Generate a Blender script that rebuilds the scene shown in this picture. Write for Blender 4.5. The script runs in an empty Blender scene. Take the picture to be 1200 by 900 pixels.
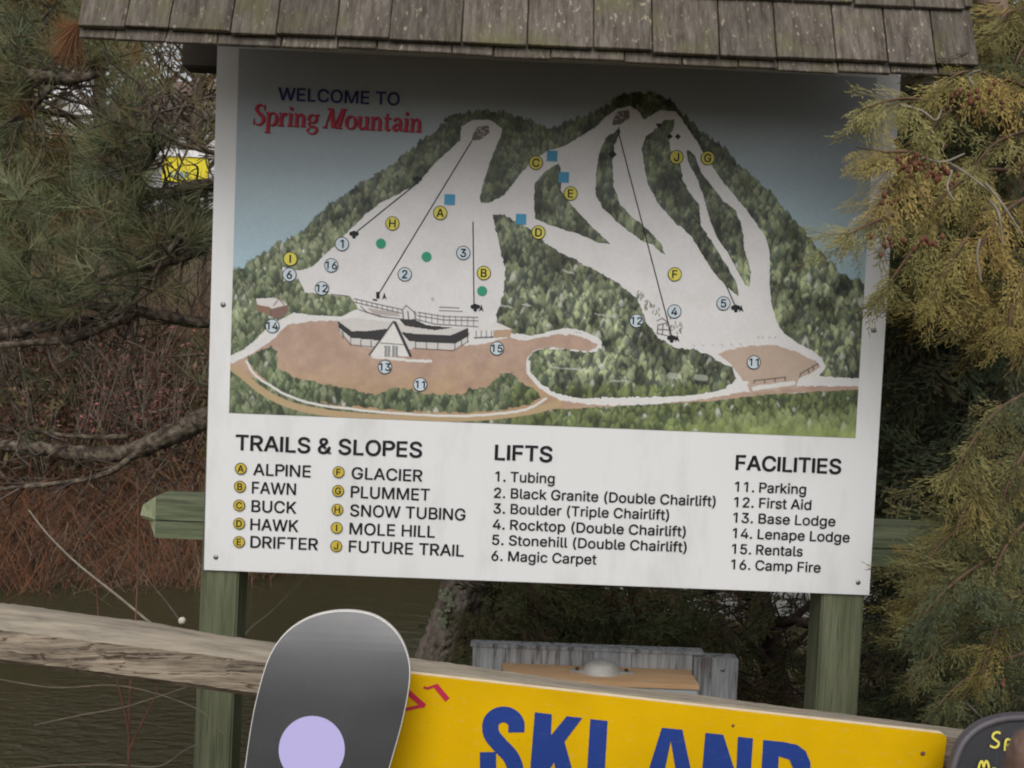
import bpy, bmesh, math, random, os
import numpy as np
from mathutils import Vector, Matrix
from mathutils.geometry import tessellate_polygon
R = random.Random(7)
NR = np.random.default_rng(7)
sc = bpy.context.scene
COL = sc.collection

# ------------------------------------------------------------------ camera
FPX = 1150.0
CP = np.array([-0.1135, -2.2708, 1.5792])
PITCH, YAW, ROLL = -0.05086, 0.01448, 0.04154
fw = np.array([math.sin(YAW)*math.cos(PITCH), math.cos(YAW)*math.cos(PITCH), math.sin(PITCH)])
rt0 = np.array([math.cos(YAW), -math.sin(YAW), 0.0]); up0 = np.cross(rt0, fw)
CR = math.cos(ROLL)*rt0 + math.sin(ROLL)*up0
CU = -math.sin(ROLL)*rt0 + math.cos(ROLL)*up0
CF = fw
cam_d = bpy.data.cameras.new('camera'); cam = bpy.data.objects.new('camera', cam_d); COL.objects.link(cam)
cam.matrix_world = Matrix(((CR[0], CU[0], -CF[0], CP[0]), (CR[1], CU[1], -CF[1], CP[1]), (CR[2], CU[2], -CF[2], CP[2]), (0, 0, 0, 1)))
cam_d.sensor_width = 36; cam_d.lens = FPX/1200*36
cam_d.clip_end = 2000; cam_d.clip_start = 0.02
cam_d.dof.use_dof = True; cam_d.dof.focus_distance = 2.25
cam_d.dof.aperture_fstop = (cam_d.lens/1000)/0.0013
sc.camera = cam

# ------------------------------------------------------------------ sky and sun (overcast)
SUN_EL, SUN_AZ = math.radians(46), math.radians(188)     # azimuth measured from +Y, sun behind the camera
w = bpy.data.worlds.new('World'); sc.world = w; w.use_nodes = True
nt = w.node_tree; nt.nodes.clear()
sky = nt.nodes.new('ShaderNodeTexSky'); sky.sky_type = 'NISHITA'; sky.sun_disc = False
sky.sun_elevation = SUN_EL; sky.sun_rotation = SUN_AZ; sky.dust_density = 4.0; sky.air_density = 1.0
hs = nt.nodes.new('ShaderNodeHueSaturation'); hs.inputs['Saturation'].default_value = 0.12
bg = nt.nodes.new('ShaderNodeBackground'); bg.inputs['Strength'].default_value = 0.115
wo = nt.nodes.new('ShaderNodeOutputWorld')
nt.links.new(sky.outputs[0], hs.inputs['Color']); nt.links.new(hs.outputs[0], bg.inputs[0]); nt.links.new(bg.outputs[0], wo.inputs[0])
sd = bpy.data.lights.new('sun', 'SUN'); sd.energy = 0.9; sd.angle = math.radians(40); sd.color = (1, .965, .92)
so = bpy.data.objects.new('sun', sd); COL.objects.link(so)
dirv = Vector((math.sin(SUN_AZ)*math.cos(SUN_EL), math.cos(SUN_AZ)*math.cos(SUN_EL), math.sin(SUN_EL)))
so.rotation_euler = dirv.to_track_quat('Z', 'Y').to_euler()
vs = sc.view_settings; vs.view_transform = 'Standard'; vs.look = 'None'; vs.exposure = 0.28; vs.gamma = 1.0
sc.cycles.max_bounces = 5; sc.cycles.diffuse_bounces = 3; sc.cycles.glossy_bounces = 3
sc.cycles.transparent_max_bounces = 4; sc.cycles.use_denoising = True
sc.cycles.filter_width = 2.0

# ------------------------------------------------------------------ pixel helpers (1200x900 photograph pixels -> a point in the plane y = Y)
def at(px, py, Y=0.0):
    d = CF*FPX + CR*(px-600) - CU*(py-450)
    t = (Y-CP[1])/d[1]
    return Vector(CP + d*t)
def at_z(px, py, Z):
    d = CF*FPX + CR*(px-600) - CU*(py-450)
    t = (Z-CP[2])/d[2]
    return Vector(CP + d*t)
def topx(P):
    d = P-CP; wv = d@CF
    return 600+FPX*(d@CR)/wv, 450-FPX*(d@CU)/wv

# ------------------------------------------------------------------ materials
MATS = {}
def new_mat(name):
    m = bpy.data.materials.new(name); m.use_nodes = True
    n = m.node_tree.nodes; b = n['Principled BSDF']; MATS[name] = m
    return m, m.node_tree, b
def ramp(nt_, stops):
    r = nt_.nodes.new('ShaderNodeValToRGB'); e = r.color_ramp.elements
    while len(e) < len(stops): e.new(0.5)
    for q, (p, c) in zip(e, stops): q.position = p; q.color = (*c, 1)
    return r
def mat(name, c1, c2=None, scale=20, rough=.7, stretch=(1, 1, 1), bump=0.0, bscale=None, detail=6, spec=.3, vcol=False, metal=0, lo=.35, hi=.65, c3=None, obj_random=0.0):
    m, t, b = new_mat(name); L = t.links
    b.inputs['Roughness'].default_value = rough; b.inputs['Specular IOR Level'].default_value = spec; b.inputs['Metallic'].default_value = metal
    tc = t.nodes.new('ShaderNodeTexCoord'); mp = t.nodes.new('ShaderNodeMapping'); mp.inputs['Scale'].default_value = stretch
    L.new(tc.outputs['Object'], mp.inputs[0])
    src = None
    if c2 is not None:
        n = t.nodes.new('ShaderNodeTexNoise'); n.inputs['Scale'].default_value = scale; n.inputs['Detail'].default_value = detail; n.inputs['Roughness'].default_value = .62
        L.new(mp.outputs[0], n.inputs[0])
        stops = [(lo, c1), (hi, c2)] if c3 is None else [(lo, c1), ((lo+hi)/2, c2), (hi, c3)]
        r = ramp(t, stops); L.new(n.outputs[0], r.inputs[0]); src = r.outputs[0]
    else:
        rgb = t.nodes.new('ShaderNodeRGB'); rgb.outputs[0].default_value = (*c1, 1); src = rgb.outputs[0]
    if vcol:
        a = t.nodes.new('ShaderNodeAttribute'); a.attribute_name = 'Col'
        mx = t.nodes.new('ShaderNodeMixRGB'); mx.blend_type = 'MULTIPLY'; mx.inputs[0].default_value = 1
        L.new(src, mx.inputs[1]); L.new(a.outputs['Color'], mx.inputs[2]); src = mx.outputs[0]
    if obj_random:
        oi = t.nodes.new('ShaderNodeObjectInfo'); mr = t.nodes.new('ShaderNodeMapRange')
        mr.inputs['To Min'].default_value = 1-obj_random; mr.inputs['To Max'].default_value = 1+obj_random
        L.new(oi.outputs['Random'], mr.inputs[0])
        mx = t.nodes.new('ShaderNodeVectorMath'); mx.operation = 'SCALE'; L.new(src, mx.inputs[0]); L.new(mr.outputs[0], mx.inputs['Scale']); src = mx.outputs[0]
    L.new(src, b.inputs['Base Color'])
    if bump:
        n2 = t.nodes.new('ShaderNodeTexNoise'); n2.inputs['Scale'].default_value = bscale or scale; n2.inputs['Detail'].default_value = 8
        L.new(mp.outputs[0], n2.inputs[0])
        bp = t.nodes.new('ShaderNodeBump'); bp.inputs['Strength'].default_value = bump; bp.inputs['Distance'].default_value = .01
        L.new(n2.outputs[0], bp.inputs['Height']); L.new(bp.outputs[0], b.inputs['Normal'])
    return m
mat('print_map', (1, 1, 1), vcol=True, rough=.42, spec=.35)
mat('panel_white', (.60, .60, .59), (.70, .70, .70), scale=7, stretch=(1.6, 1, .5), rough=.42, spec=.35, lo=.28, hi=.5, detail=9)
mat('ink_black', (.012, .012, .016), rough=.5)
mat('ink_navy', (.03, .035, .16), rough=.5)
mat('ink_red', (.46, .025, .06), rough=.5)
mat('ink_maroon', (.2, .01, .03), rough=.5)
mat('ink_yellow', (.62, .55, .09), rough=.5)
mat('ink_mustard', (.52, .40, .05), rough=.5)
mat('ink_pale', (.50, .58, .63), rough=.5)
mat('ink_green', (.03, .27, .16), rough=.5)
mat('ink_blue', (.06, .28, .46), rough=.5)
mat('steel', (.25, .25, .25), rough=.4, metal=.8)
mat('green_wood', (.08, .09, .052), (.15, .162, .10), scale=6, stretch=(9, 9, .7), rough=.8, bump=.35, bscale=12, obj_random=.08)
mat('green_wood_h', (.085, .10, .06), (.165, .185, .115), scale=6, stretch=(.7, 9, 9), rough=.8, bump=.35, bscale=12)
mat('end_grain', (.20, .23, .13), (.30, .32, .2), scale=60, rough=.85)
mat('dark_wood', (.03, .025, .02), (.06, .05, .04), scale=8, rough=.85)
mat('roof_deck', (.05, .042, .035), (.09, .075, .06), scale=12, rough=.9)
mat('lavender', (.46, .42, .72), rough=.45)
mat('board_edge', (.58, .56, .54), rough=.5)
mat('board_cream', (.66, .50, .30), (.74, .62, .42), scale=30, rough=.7)
mat('cab_grey', (.10, .08, .07), (.26, .27, .28), scale=7, stretch=(9, 9, .8), rough=.85, bump=.35, bscale=14, c3=(.36, .37, .38), lo=.34, hi=.62, obj_random=.1, detail=9)
mat('lid_tan', (.44, .27, .14), (.52, .34, .19), scale=7, stretch=(1, 5, 5), rough=.6, bump=.08)
mat('box_grey', (.33, .36, .36), (.38, .40, .40), scale=8, rough=.5)
mat('dome_metal', (.30, .29, .27), (.40, .39, .36), scale=25, rough=.55, metal=.35, bump=.1)
mat('bark', (.05, .036, .028), (.19, .155, .125), scale=16, stretch=(1, 1, .45), rough=.95, bump=1.0, bscale=22, c3=(.28, .25, .21), lo=.35, hi=.7)
mat('bark_dark', (.02, .014, .011), (.07, .048, .038), scale=16, stretch=(1, 1, .35), rough=.95, bump=.9)
mat('bark_limb', (.04, .03, .022), (.15, .12, .088), scale=34, rough=.95, bump=1.0, bscale=44, c3=(.22, .20, .16), lo=.42, hi=.78)
mat('bark_pale', (.20, .14, .10), (.30, .21, .16), scale=9, stretch=(3, 3, .5), rough=.9, bump=.4)
mat('twig_pale', (.17, .145, .115), (.27, .24, .19), scale=30, rough=.9)
mat('twig_red', (.10, .045, .03), (.16, .075, .05), scale=30, rough=.9)
mat('twig_tan', (.13, .105, .075), (.20, .165, .12), scale=30, rough=.9)
mat('twig_rust', (.085, .05, .033), (.14, .085, .055), scale=40, rough=.9)
mat('twig_dark', (.05, .037, .03), (.13, .10, .08), scale=30, rough=.9)
mat('lichen', (.22, .25, .16), (.34, .37, .25), scale=60, rough=.95, bump=.5)
mat('foliage', (1, 1, 1), vcol=True, rough=.75, spec=.15)
mat('cone_red', (.09, .035, .02), (.17, .07, .04), scale=60, rough=.85)
mat('soil', (.035, .028, .018), (.075, .06, .035), scale=3, rough=.95, bump=.6, bscale=30)
mat('hill', (.045, .035, .02), (.10, .078, .045), scale=1.2, rough=.95, bump=.8, bscale=6, c3=(.075, .07, .035))
mat('house_wall', (.42, .41, .40), (.48, .47, .45), scale=3, rough=.8)
mat('house_trim', (.75, .74, .74), rough=.6)
mat('house_roof', (.12, .085, .075), (.18, .13, .115), scale=14, rough=.9)
mat('window_glass', (.04, .05, .06), rough=.12, spec=.6)
mat('banner_yellow', (.72, .60, .03), rough=.6)
mat('stone_grey', (.28, .28, .27), (.42, .42, .41), scale=14, rough=.9, bump=.5)
mat('puff', (.50, .46, .38), (.6, .56, .47), scale=60, rough=.95, bump=.4)
mat('skin', (.15, .085, .065), (.20, .13, .10), scale=60, rough=.6, bump=.3, bscale=220, lo=.3, hi=.7)
mat('sleeve', (.03, .035, .05), (.05, .055, .07), scale=40, rough=.9)

# weathered shingle: grain down the slope, lichen flecks
def shingle_mat():
    m, t, b = new_mat('shingle'); L = t.links
    b.inputs['Roughness'].default_value = .92; b.inputs['Specular IOR Level'].default_value = .15
    tc = t.nodes.new('ShaderNodeTexCoord'); oi = t.nodes.new('ShaderNodeObjectInfo')
    ad = t.nodes.new('ShaderNodeVectorMath'); ad.operation = 'ADD'
    sc_ = t.nodes.new('ShaderNodeVectorMath'); sc_.operation = 'SCALE'; sc_.inputs['Scale'].default_value = 20
    cb = t.nodes.new('ShaderNodeCombineXYZ'); L.new(oi.outputs['Random'], cb.inputs[0]); L.new(oi.outputs['Random'], cb.inputs[1]); L.new(cb.outputs[0], sc_.inputs[0])
    L.new(tc.outputs['Object'], ad.inputs[0]); L.new(sc_.outputs[0], ad.inputs[1])
    mp = t.nodes.new('ShaderNodeMapping'); mp.inputs['Scale'].default_value = (10, 1.5, 1.5); L.new(ad.outputs[0], mp.inputs[0])
    n = t.nodes.new('ShaderNodeTexNoise'); n.inputs['Scale'].default_value = 9; n.inputs['Detail'].default_value = 9; n.inputs['Roughness'].default_value = .7; L.new(mp.outputs[0], n.inputs[0])
    r = ramp(t, [(.34, (.058, .048, .040)), (.5, (.11, .094, .078)), (.70, (.185, .165, .14))]); L.new(n.outputs[0], r.inputs[0])
    mp2 = t.nodes.new('ShaderNodeMapping'); mp2.inputs['Scale'].default_value = (1.8, .8, .8); L.new(ad.outputs[0], mp2.inputs[0])
    n2 = t.nodes.new('ShaderNodeTexNoise'); n2.inputs['Scale'].default_value = 75; n2.inputs['Detail'].default_value = 4; L.new(mp2.outputs[0], n2.inputs[0])
    r2 = ramp(t, [(.62, (0, 0, 0)), (.72, (.85, .85, .85))]); L.new(n2.outputs[0], r2.inputs[0])
    mx = t.nodes.new('ShaderNodeMixRGB'); mx.inputs[2].default_value = (.33, .30, .22, 1); L.new(r2.outputs[0], mx.inputs[0]); L.new(r.outputs[0], mx.inputs[1])
    n3 = t.nodes.new('ShaderNodeTexNoise'); n3.inputs['Scale'].default_value = 9; n3.inputs['Detail'].default_value = 5; L.new(ad.outputs[0], n3.inputs[0])
    r3 = ramp(t, [(.52, (0, 0, 0)), (.72, (.75, .75, .75))]); L.new(n3.outputs[0], r3.inputs[0])
    mx2 = t.nodes.new('ShaderNodeMixRGB'); mx2.inputs[2].default_value = (.12, .115, .055, 1); L.new(r3.outputs[0], mx2.inputs[0]); L.new(mx.outputs[0], mx2.inputs[1])
    mr = t.nodes.new('ShaderNodeMapRange'); mr.inputs['To Min'].default_value = .85; mr.inputs['To Max'].default_value = 1.18; L.new(oi.outputs['Random'], mr.inputs[0])
    s2 = t.nodes.new('ShaderNodeVectorMath'); s2.operation = 'SCALE'; L.new(mx2.outputs[0], s2.inputs[0]); L.new(mr.outputs[0], s2.inputs['Scale'])
    L.new(s2.outputs[0], b.inputs['Base Color'])
    bp = t.nodes.new('ShaderNodeBump'); bp.inputs['Strength'].default_value = .7; bp.inputs['Distance'].default_value = .006
    ad2 = t.nodes.new('ShaderNodeMath'); ad2.operation = 'ADD'; L.new(n.outputs[0], ad2.inputs[0]); L.new(n2.outputs[0], ad2.inputs[1])
    L.new(ad2.outputs[0], bp.inputs['Height']); L.new(bp.outputs[0], b.inputs['Normal'])
shingle_mat()

# split rail: long warped grain with dark cracks
def rail_mat():
    m, t, b = new_mat('rail_wood'); L = t.links
    b.inputs['Roughness'].default_value = .85; b.inputs['Specular IOR Level'].default_value = .2
    tc = t.nodes.new('ShaderNodeTexCoord')
    nw = t.nodes.new('ShaderNodeTexNoise'); nw.inputs['Scale'].default_value = 2.2; nw.inputs['Detail'].default_value = 2; L.new(tc.outputs['Object'], nw.inputs[0])
    sw = t.nodes.new('ShaderNodeVectorMath'); sw.operation = 'SCALE'; sw.inputs['Scale'].default_value = .07; L.new(nw.outputs['Color'], sw.inputs[0])
    ad = t.nodes.new('ShaderNodeVectorMath'); L.new(tc.outputs['Object'], ad.inputs[0]); L.new(sw.outputs[0], ad.inputs[1])
    mp = t.nodes.new('ShaderNodeMapping'); mp.inputs['Scale'].default_value = (1.0, 24, 24); L.new(ad.outputs[0], mp.inputs[0])
    n = t.nodes.new('ShaderNodeTexNoise'); n.inputs['Scale'].default_value = 4; n.inputs['Detail'].default_value = 9; n.inputs['Roughness'].default_value = .68; L.new(mp.outputs[0], n.inputs[0])
    r = ramp(t, [(.34, (.02, .014, .010)), (.40, (.13, .105, .08)), (.50, (.25, .205, .155)), (.64, (.39, .32, .24))]); L.new(n.outputs[0], r.inputs[0])
    mpc = t.nodes.new('ShaderNodeMapping'); mpc.inputs['Scale'].default_value = (.55, 15, 15); L.new(ad.outputs[0], mpc.inputs[0])
    nc = t.nodes.new('ShaderNodeTexNoise'); nc.inputs['Scale'].default_value = 3.2; nc.inputs['Detail'].default_value = 3; L.new(mpc.outputs[0], nc.inputs[0])
    s1 = t.nodes.new('ShaderNodeMath'); s1.operation = 'SUBTRACT'; s1.inputs[1].default_value = .5; L.new(nc.outputs[0], s1.inputs[0])
    a1 = t.nodes.new('ShaderNodeMath'); a1.operation = 'ABSOLUTE'; L.new(s1.outputs[0], a1.inputs[0])
    rc = ramp(t, [(.003, (.28, .23, .19)), (.014, (1, 1, 1))]); L.new(a1.outputs[0], rc.inputs[0])
    mc = t.nodes.new('ShaderNodeMixRGB'); mc.blend_type = 'MULTIPLY'; mc.inputs[0].default_value = 1; L.new(r.outputs[0], mc.inputs[1]); L.new(rc.outputs[0], mc.inputs[2])
    L.new(mc.outputs[0], b.inputs['Base Color'])
    n5 = t.nodes.new('ShaderNodeTexNoise'); n5.inputs['Scale'].default_value = 60; n5.inputs['Detail'].default_value = 5; L.new(tc.outputs['Object'], n5.inputs[0])
    m5 = t.nodes.new('ShaderNodeMath'); m5.operation = 'MULTIPLY_ADD'; m5.inputs[1].default_value = .25; L.new(n5.outputs[0], m5.inputs[0]); L.new(n.outputs[0], m5.inputs[2])
    bp = t.nodes.new('ShaderNodeBump'); bp.inputs['Strength'].default_value = .8; bp.inputs['Distance'].default_value = .005
    L.new(m5.outputs[0], bp.inputs['Height']); L.new(bp.outputs[0], b.inputs['Normal'])
rail_mat()
mat('rail_top', (.15, .13, .10), (.27, .235, .185), scale=7, stretch=(1, 9, 9), rough=.9, bump=.35, bscale=40, c3=(.36, .305, .235), lo=.3, hi=.68, detail=10)

def gloss_mat(name, c, rough, wear=.18, wear_c=(.2, .2, .2), stretch=(6, 6, 1), spec=.5):
    """painted or plastic face with uneven sheen, cloudy fading, fine scratches and specks of dirt"""
    m, t, b = new_mat(name); L = t.links; b.inputs['Specular IOR Level'].default_value = spec
    tc = t.nodes.new('ShaderNodeTexCoord'); mp = t.nodes.new('ShaderNodeMapping'); mp.inputs['Scale'].default_value = stretch; L.new(tc.outputs['Object'], mp.inputs[0])
    n = t.nodes.new('ShaderNodeTexNoise'); n.inputs['Scale'].default_value = 5; n.inputs['Detail'].default_value = 9; L.new(tc.outputs['Object'], n.inputs[0])
    mr = t.nodes.new('ShaderNodeMapRange'); mr.inputs['From Min'].default_value = .3; mr.inputs['From Max'].default_value = .7; mr.inputs['To Min'].default_value = rough-.08; mr.inputs['To Max'].default_value = rough+.12; L.new(n.outputs[0], mr.inputs[0]); L.new(mr.outputs[0], b.inputs['Roughness'])
    n2 = t.nodes.new('ShaderNodeTexNoise'); n2.inputs['Scale'].default_value = 40; n2.inputs['Detail'].default_value = 4; L.new(mp.outputs[0], n2.inputs[0])
    r = ramp(t, [(.58, (0, 0, 0)), (.78, (wear, wear, wear))]); L.new(n2.outputs[0], r.inputs[0])
    r0 = ramp(t, [(.3, tuple(q*.86 for q in c)), (.7, tuple(q*1.10 for q in c))]); L.new(n.outputs[0], r0.inputs[0])
    mx = t.nodes.new('ShaderNodeMixRGB'); mx.inputs[2].default_value = (*wear_c, 1); L.new(r.outputs[0], mx.inputs[0]); L.new(r0.outputs[0], mx.inputs[1])
    n3 = t.nodes.new('ShaderNodeTexNoise'); n3.inputs['Scale'].default_value = 130; n3.inputs['Detail'].default_value = 2; L.new(tc.outputs['Object'], n3.inputs[0])
    r3 = ramp(t, [(.70, (0, 0, 0)), (.76, (.5, .5, .5))]); L.new(n3.outputs[0], r3.inputs[0])
    m2 = t.nodes.new('ShaderNodeMixRGB'); m2.inputs[2].default_value = (*(q*.35 for q in c), 1); L.new(r3.outputs[0], m2.inputs[0]); L.new(mx.outputs[0], m2.inputs[1])
    L.new(m2.outputs[0], b.inputs['Base Color'])
    return m
gloss_mat('board_black', (.050, .051, .055), .33, .12, (.16, .16, .17), (9, 9, 1))
gloss_mat('board_black_matte', (.016, .016, .020), .5)
gloss_mat('rubber_rim', (.075, .065, .075), .5)
gloss_mat('sign_yellow', (.63, .375, .0), .65, .30, (.58, .40, .10), (1, 1, 3), spec=.12)
gloss_mat('sign_blue', (.018, .046, .22), .65, .35, (.08, .10, .22), (1, 1, 3), spec=.15)

def water_mat():
    m, t, b = new_mat('water'); L = t.links
    b.inputs['Base Color'].default_value = (.044, .042, .022, 1); b.inputs['Roughness'].default_value = .06; b.inputs['IOR'].default_value = 1.33
    tc = t.nodes.new('ShaderNodeTexCoord'); mp = t.nodes.new('ShaderNodeMapping'); mp.inputs['Scale'].default_value = (1.0, 2.6, 1); L.new(tc.outputs['Object'], mp.inputs[0])
    n = t.nodes.new('ShaderNodeTexNoise'); n.inputs['Scale'].default_value = 3.5; n.inputs['Detail'].default_value = 4; L.new(mp.outputs[0], n.inputs[0])
    bp = t.nodes.new('ShaderNodeBump'); bp.inputs['Strength'].default_value = .5; bp.inputs['Distance'].default_value = .022
    # a gust of small steep ripples beside the left post
    geo = t.nodes.new('ShaderNodeVectorMath'); geo.operation = 'DISTANCE'; geo.inputs[1].default_value = (-1.95, 3.15, WZ); L.new(tc.outputs['Object'], geo.inputs[0])
    mr = t.nodes.new('ShaderNodeMapRange'); mr.inputs['From Min'].default_value = 1.3; mr.inputs['From Max'].default_value = .15; L.new(geo.outputs['Value'], mr.inputs[0])
    n2 = t.nodes.new('ShaderNodeTexNoise'); n2.inputs['Scale'].default_value = 7; n2.inputs['Detail'].default_value = 3; n2.inputs['Distortion'].default_value = .6; L.new(mp.outputs[0], n2.inputs[0])
    mu = t.nodes.new('ShaderNodeMath'); mu.operation = 'MULTIPLY'; L.new(n2.outputs[0], mu.inputs[0]); L.new(mr.outputs[0], mu.inputs[1])
    m3 = t.nodes.new('ShaderNodeMath'); m3.operation = 'MULTIPLY_ADD'; m3.inputs[1].default_value = 14.0; L.new(mu.outputs[0], m3.inputs[0]); L.new(n.outputs[0], m3.inputs[2])
    L.new(m3.outputs[0], bp.inputs['Height']); L.new(bp.outputs[0], b.inputs['Normal'])
WZ = -.72
water_mat()

# ------------------------------------------------------------------ object helpers
def link(o, parent=None):
    COL.objects.link(o)
    if parent is not None: o.parent = parent
    return o
def thing(name, label, cat, loc=(0, 0, 0), group=None):
    o = bpy.data.objects.new(name, None); o.location = loc; o.empty_display_size = .1
    link(o); tag(o, label, cat, group); return o
def tag(o, label=None, cat=None, group=None, kind=None):
    if label: o['label'] = label
    if cat: o['category'] = cat
    if group: o['group'] = group
    if kind: o['kind'] = kind
    return o
def world_off(p):
    v = Vector((0, 0, 0))
    while p is not None: v += p.location; p = p.parent
    return v
def put(name, me, mats, parent=None, smooth=False):
    """mesh given in world coordinates; stored relative to its thing's base"""
    off = world_off(parent)
    if off.length > 0: me.transform(Matrix.Translation(-off))
    if not isinstance(mats, (list, tuple)): mats = [mats]
    if not me.materials:
        for q in mats: me.materials.append(MATS[q])
    if smooth: me.polygons.foreach_set('use_smooth', [True]*len(me.polygons))
    me.update()
    return link(bpy.data.objects.new(name, me), parent)
def np_mesh(name, V, F, col=None, mi=None):
    V = np.asarray(V, dtype=np.float32); F = np.asarray(F, dtype=np.int32)
    me = bpy.data.meshes.new(name); k = F.shape[1]
    me.vertices.add(len(V)); me.vertices.foreach_set('co', V.ravel())
    me.loops.add(F.size); me.loops.foreach_set('vertex_index', F.ravel())
    me.polygons.add(len(F)); me.polygons.foreach_set('loop_start', np.arange(len(F), dtype=np.int32)*k)
    try: me.polygons.foreach_set('loop_total', np.full(len(F), k, dtype=np.int32))
    except Exception: pass
    if mi is not None: me.polygons.foreach_set('material_index', np.asarray(mi, dtype=np.int32))
    me.update(calc_edges=True)
    if col is not None:
        a = me.color_attributes.new('Col', 'FLOAT_COLOR', 'POINT')
        c = np.ones((len(V), 4), dtype=np.float32); c[:, :3] = col
        a.data.foreach_set('color', c.ravel())
    return me
def py_mesh(name, V, F):
    me = bpy.data.meshes.new(name); me.from_pydata([tuple(v) for v in V], [], F); me.update(); return me
def box_mesh(name, x0, x1, y0, y1, z0, z1, bev=0.0, rot=None, jit=0):
    bm = bmesh.new()
    bmesh.ops.create_cube(bm, size=1)
    for v in bm.verts:
        v.co = Vector((x0 if v.co.x < 0 else x1, y0 if v.co.y < 0 else y1, z0 if v.co.z < 0 else z1))
        if jit: v.co += Vector((R.uniform(-jit, jit), R.uniform(-jit, jit), R.uniform(-jit, jit)))
    if bev: bmesh.ops.bevel(bm, geom=bm.edges[:], offset=bev, segments=2, affect='EDGES')
    if rot is not None: bmesh.ops.transform(bm, matrix=rot, verts=bm.verts)
    me = bpy.data.meshes.new(name); bm.to_mesh(me); bm.free(); return me
def catmull(P, n=6):
    P = [np.array(p, dtype=float) for p in P]
    if len(P) < 3: return [P[0]+(P[1]-P[0])*i/n for i in range(n+1)]
    Q = [2*P[0]-P[1]]+P+[2*P[-1]-P[-2]]; out = []
    for i in range(1, len(Q)-2):
        a, b, c, d = Q[i-1:i+3]
        for k in range(n):
            t = k/n
            out.append(.5*((2*b)+(-a+c)*t+(2*a-5*b+4*c-d)*t*t+(-a+3*b-3*c+d)*t**3))
    out.append(P[-1]); return out
def tube_arrays(P, rad, n=7, rough=0.0, base=0):
    """P points, rad radii -> verts, quads"""
    P = np.array(P, dtype=float); m = len(P); rad = np.asarray(rad, dtype=float)
    T = np.gradient(P, axis=0); T /= np.linalg.norm(T, axis=1)[:, None]+1e-9
    ref = np.array([.13, .21, 1.0]) if abs(T[0][2]) < .9 else np.array([1.0, .1, .1])
    V = []
    for i in range(m):
        u = np.cross(T[i], ref); u /= np.linalg.norm(u)+1e-9; v = np.cross(T[i], u)
        a = np.arange(n)*2*math.pi/n
        rr = rad[i]*(1+rough*NR.uniform(-1, 1, n))
        V.append(P[i]+(np.cos(a)*rr)[:, None]*u+(np.sin(a)*rr)[:, None]*v)
    V = np.concatenate(V); F = []
    for i in range(m-1):
        for k in range(n):
            F.append((base+i*n+k, base+i*n+(k+1) % n, base+(i+1)*n+(k+1) % n, base+(i+1)*n+k))
    F.append(tuple(base+(m-1)*n+k for k in (0, 1, 2, 3))) if n == 4 else None
    return V, F
class Tubes:
    def __init__(s): s.V = []; s.F = []; s.n = 0
    def add(s, P, rad, n=7, rough=0.0, sub=5):
        if sub:
            Q = catmull([tuple(p)+(r,) for p, r in zip(P, rad)], sub)
            P = [q[:3] for q in Q]; rad = [max(q[3], 1e-4) for q in Q]
        V, F = tube_arrays(P, rad, n, rough, s.n); s.V.append(V); s.F += [f for f in F if f]; s.n += len(V)
    def mesh(s, name): return np_mesh(name, np.concatenate(s.V), [f for f in s.F])

# ------------------------------------------------------------------ flat print helpers (plane y = Y, drawn in x,z)
LAYER = {'k': 0}
def poly_mesh(name, loops, Y):
    vv = [[Vector((p[0], p[1], 0)) for p in lp] for lp in loops]
    tris = tessellate_polygon(vv); flat = [p for lp in loops for p in lp]
    V = [(p[0], Y, p[1]) for p in flat]
    F = []
    for a, b, c in tris:
        A, B, C = flat[a], flat[b], flat[c]
        cr = (B[0]-A[0])*(C[1]-A[1])-(B[1]-A[1])*(C[0]-A[0])
        F.append((a, b, c) if cr > 0 else (a, c, b))          # normals toward -Y
    return V, F
class Print:
    """collects coloured flat shapes into one mesh; every shape sits a hair above the last"""
    def __init__(s, Y, step=.00006): s.V = []; s.F = []; s.M = []; s.mats = []; s.Y = Y; s.k = 0; s.step = step
    def _add(s, V, F, m):
        if m not in s.mats: s.mats.append(m)
        b = len(s.V); s.V += [(v[0], s.Y-s.k*s.step, v[2]) for v in V]; s.F += [tuple(i+b for i in f) for f in F]; s.M += [s.mats.index(m)]*len(F); s.k += 1
    def poly(s, loops, m):
        V, F = poly_mesh('', loops, 0); s._add(V, F, m)
    def disc(s, x, z, r, m, n=28): s.poly([[(x+r*math.cos(i*2*math.pi/n), z+r*math.sin(i*2*math.pi/n)) for i in range(n)]], m)
    def stroke(s, P, W, m, smooth=True, sub=8):
        if not hasattr(W, '__len__'): W = [W]*len(P)
        if smooth and len(P) > 2:
            Q = catmull([(p[0], p[1], q) for p, q in zip(P, W)], sub)
        else: Q = [np.array((p[0], p[1], q)) for p, q in zip(P, W)]
        Q = np.array(Q); T = np.gradient(Q[:, :2], axis=0); T /= np.linalg.norm(T, axis=1)[:, None]+1e-9
        N = np.stack([-T[:, 1], T[:, 0]], 1)*Q[:, 2:3]/2
        A = Q[:, :2]+N; B = Q[:, :2]-N; V = []; F = []
        for a, b in zip(A, B): V += [(a[0], 0, a[1]), (b[0], 0, b[1])]
        for i in range(len(Q)-1): F.append((2*i, 2*i+1, 2*i+3, 2*i+2))
        s._add(V, F, m)
    def text(s, me, m):     # me: flat mesh in x,z already placed
        s._add([tuple(v.co) for v in me.vertices], [tuple(p.vertices) for p in me.polygons], m)
    def build(s, name, parent):
        me = py_mesh(name, s.V, s.F); me.polygons.foreach_set('material_index', s.M)
        return put(name, me, s.mats, parent)
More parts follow.
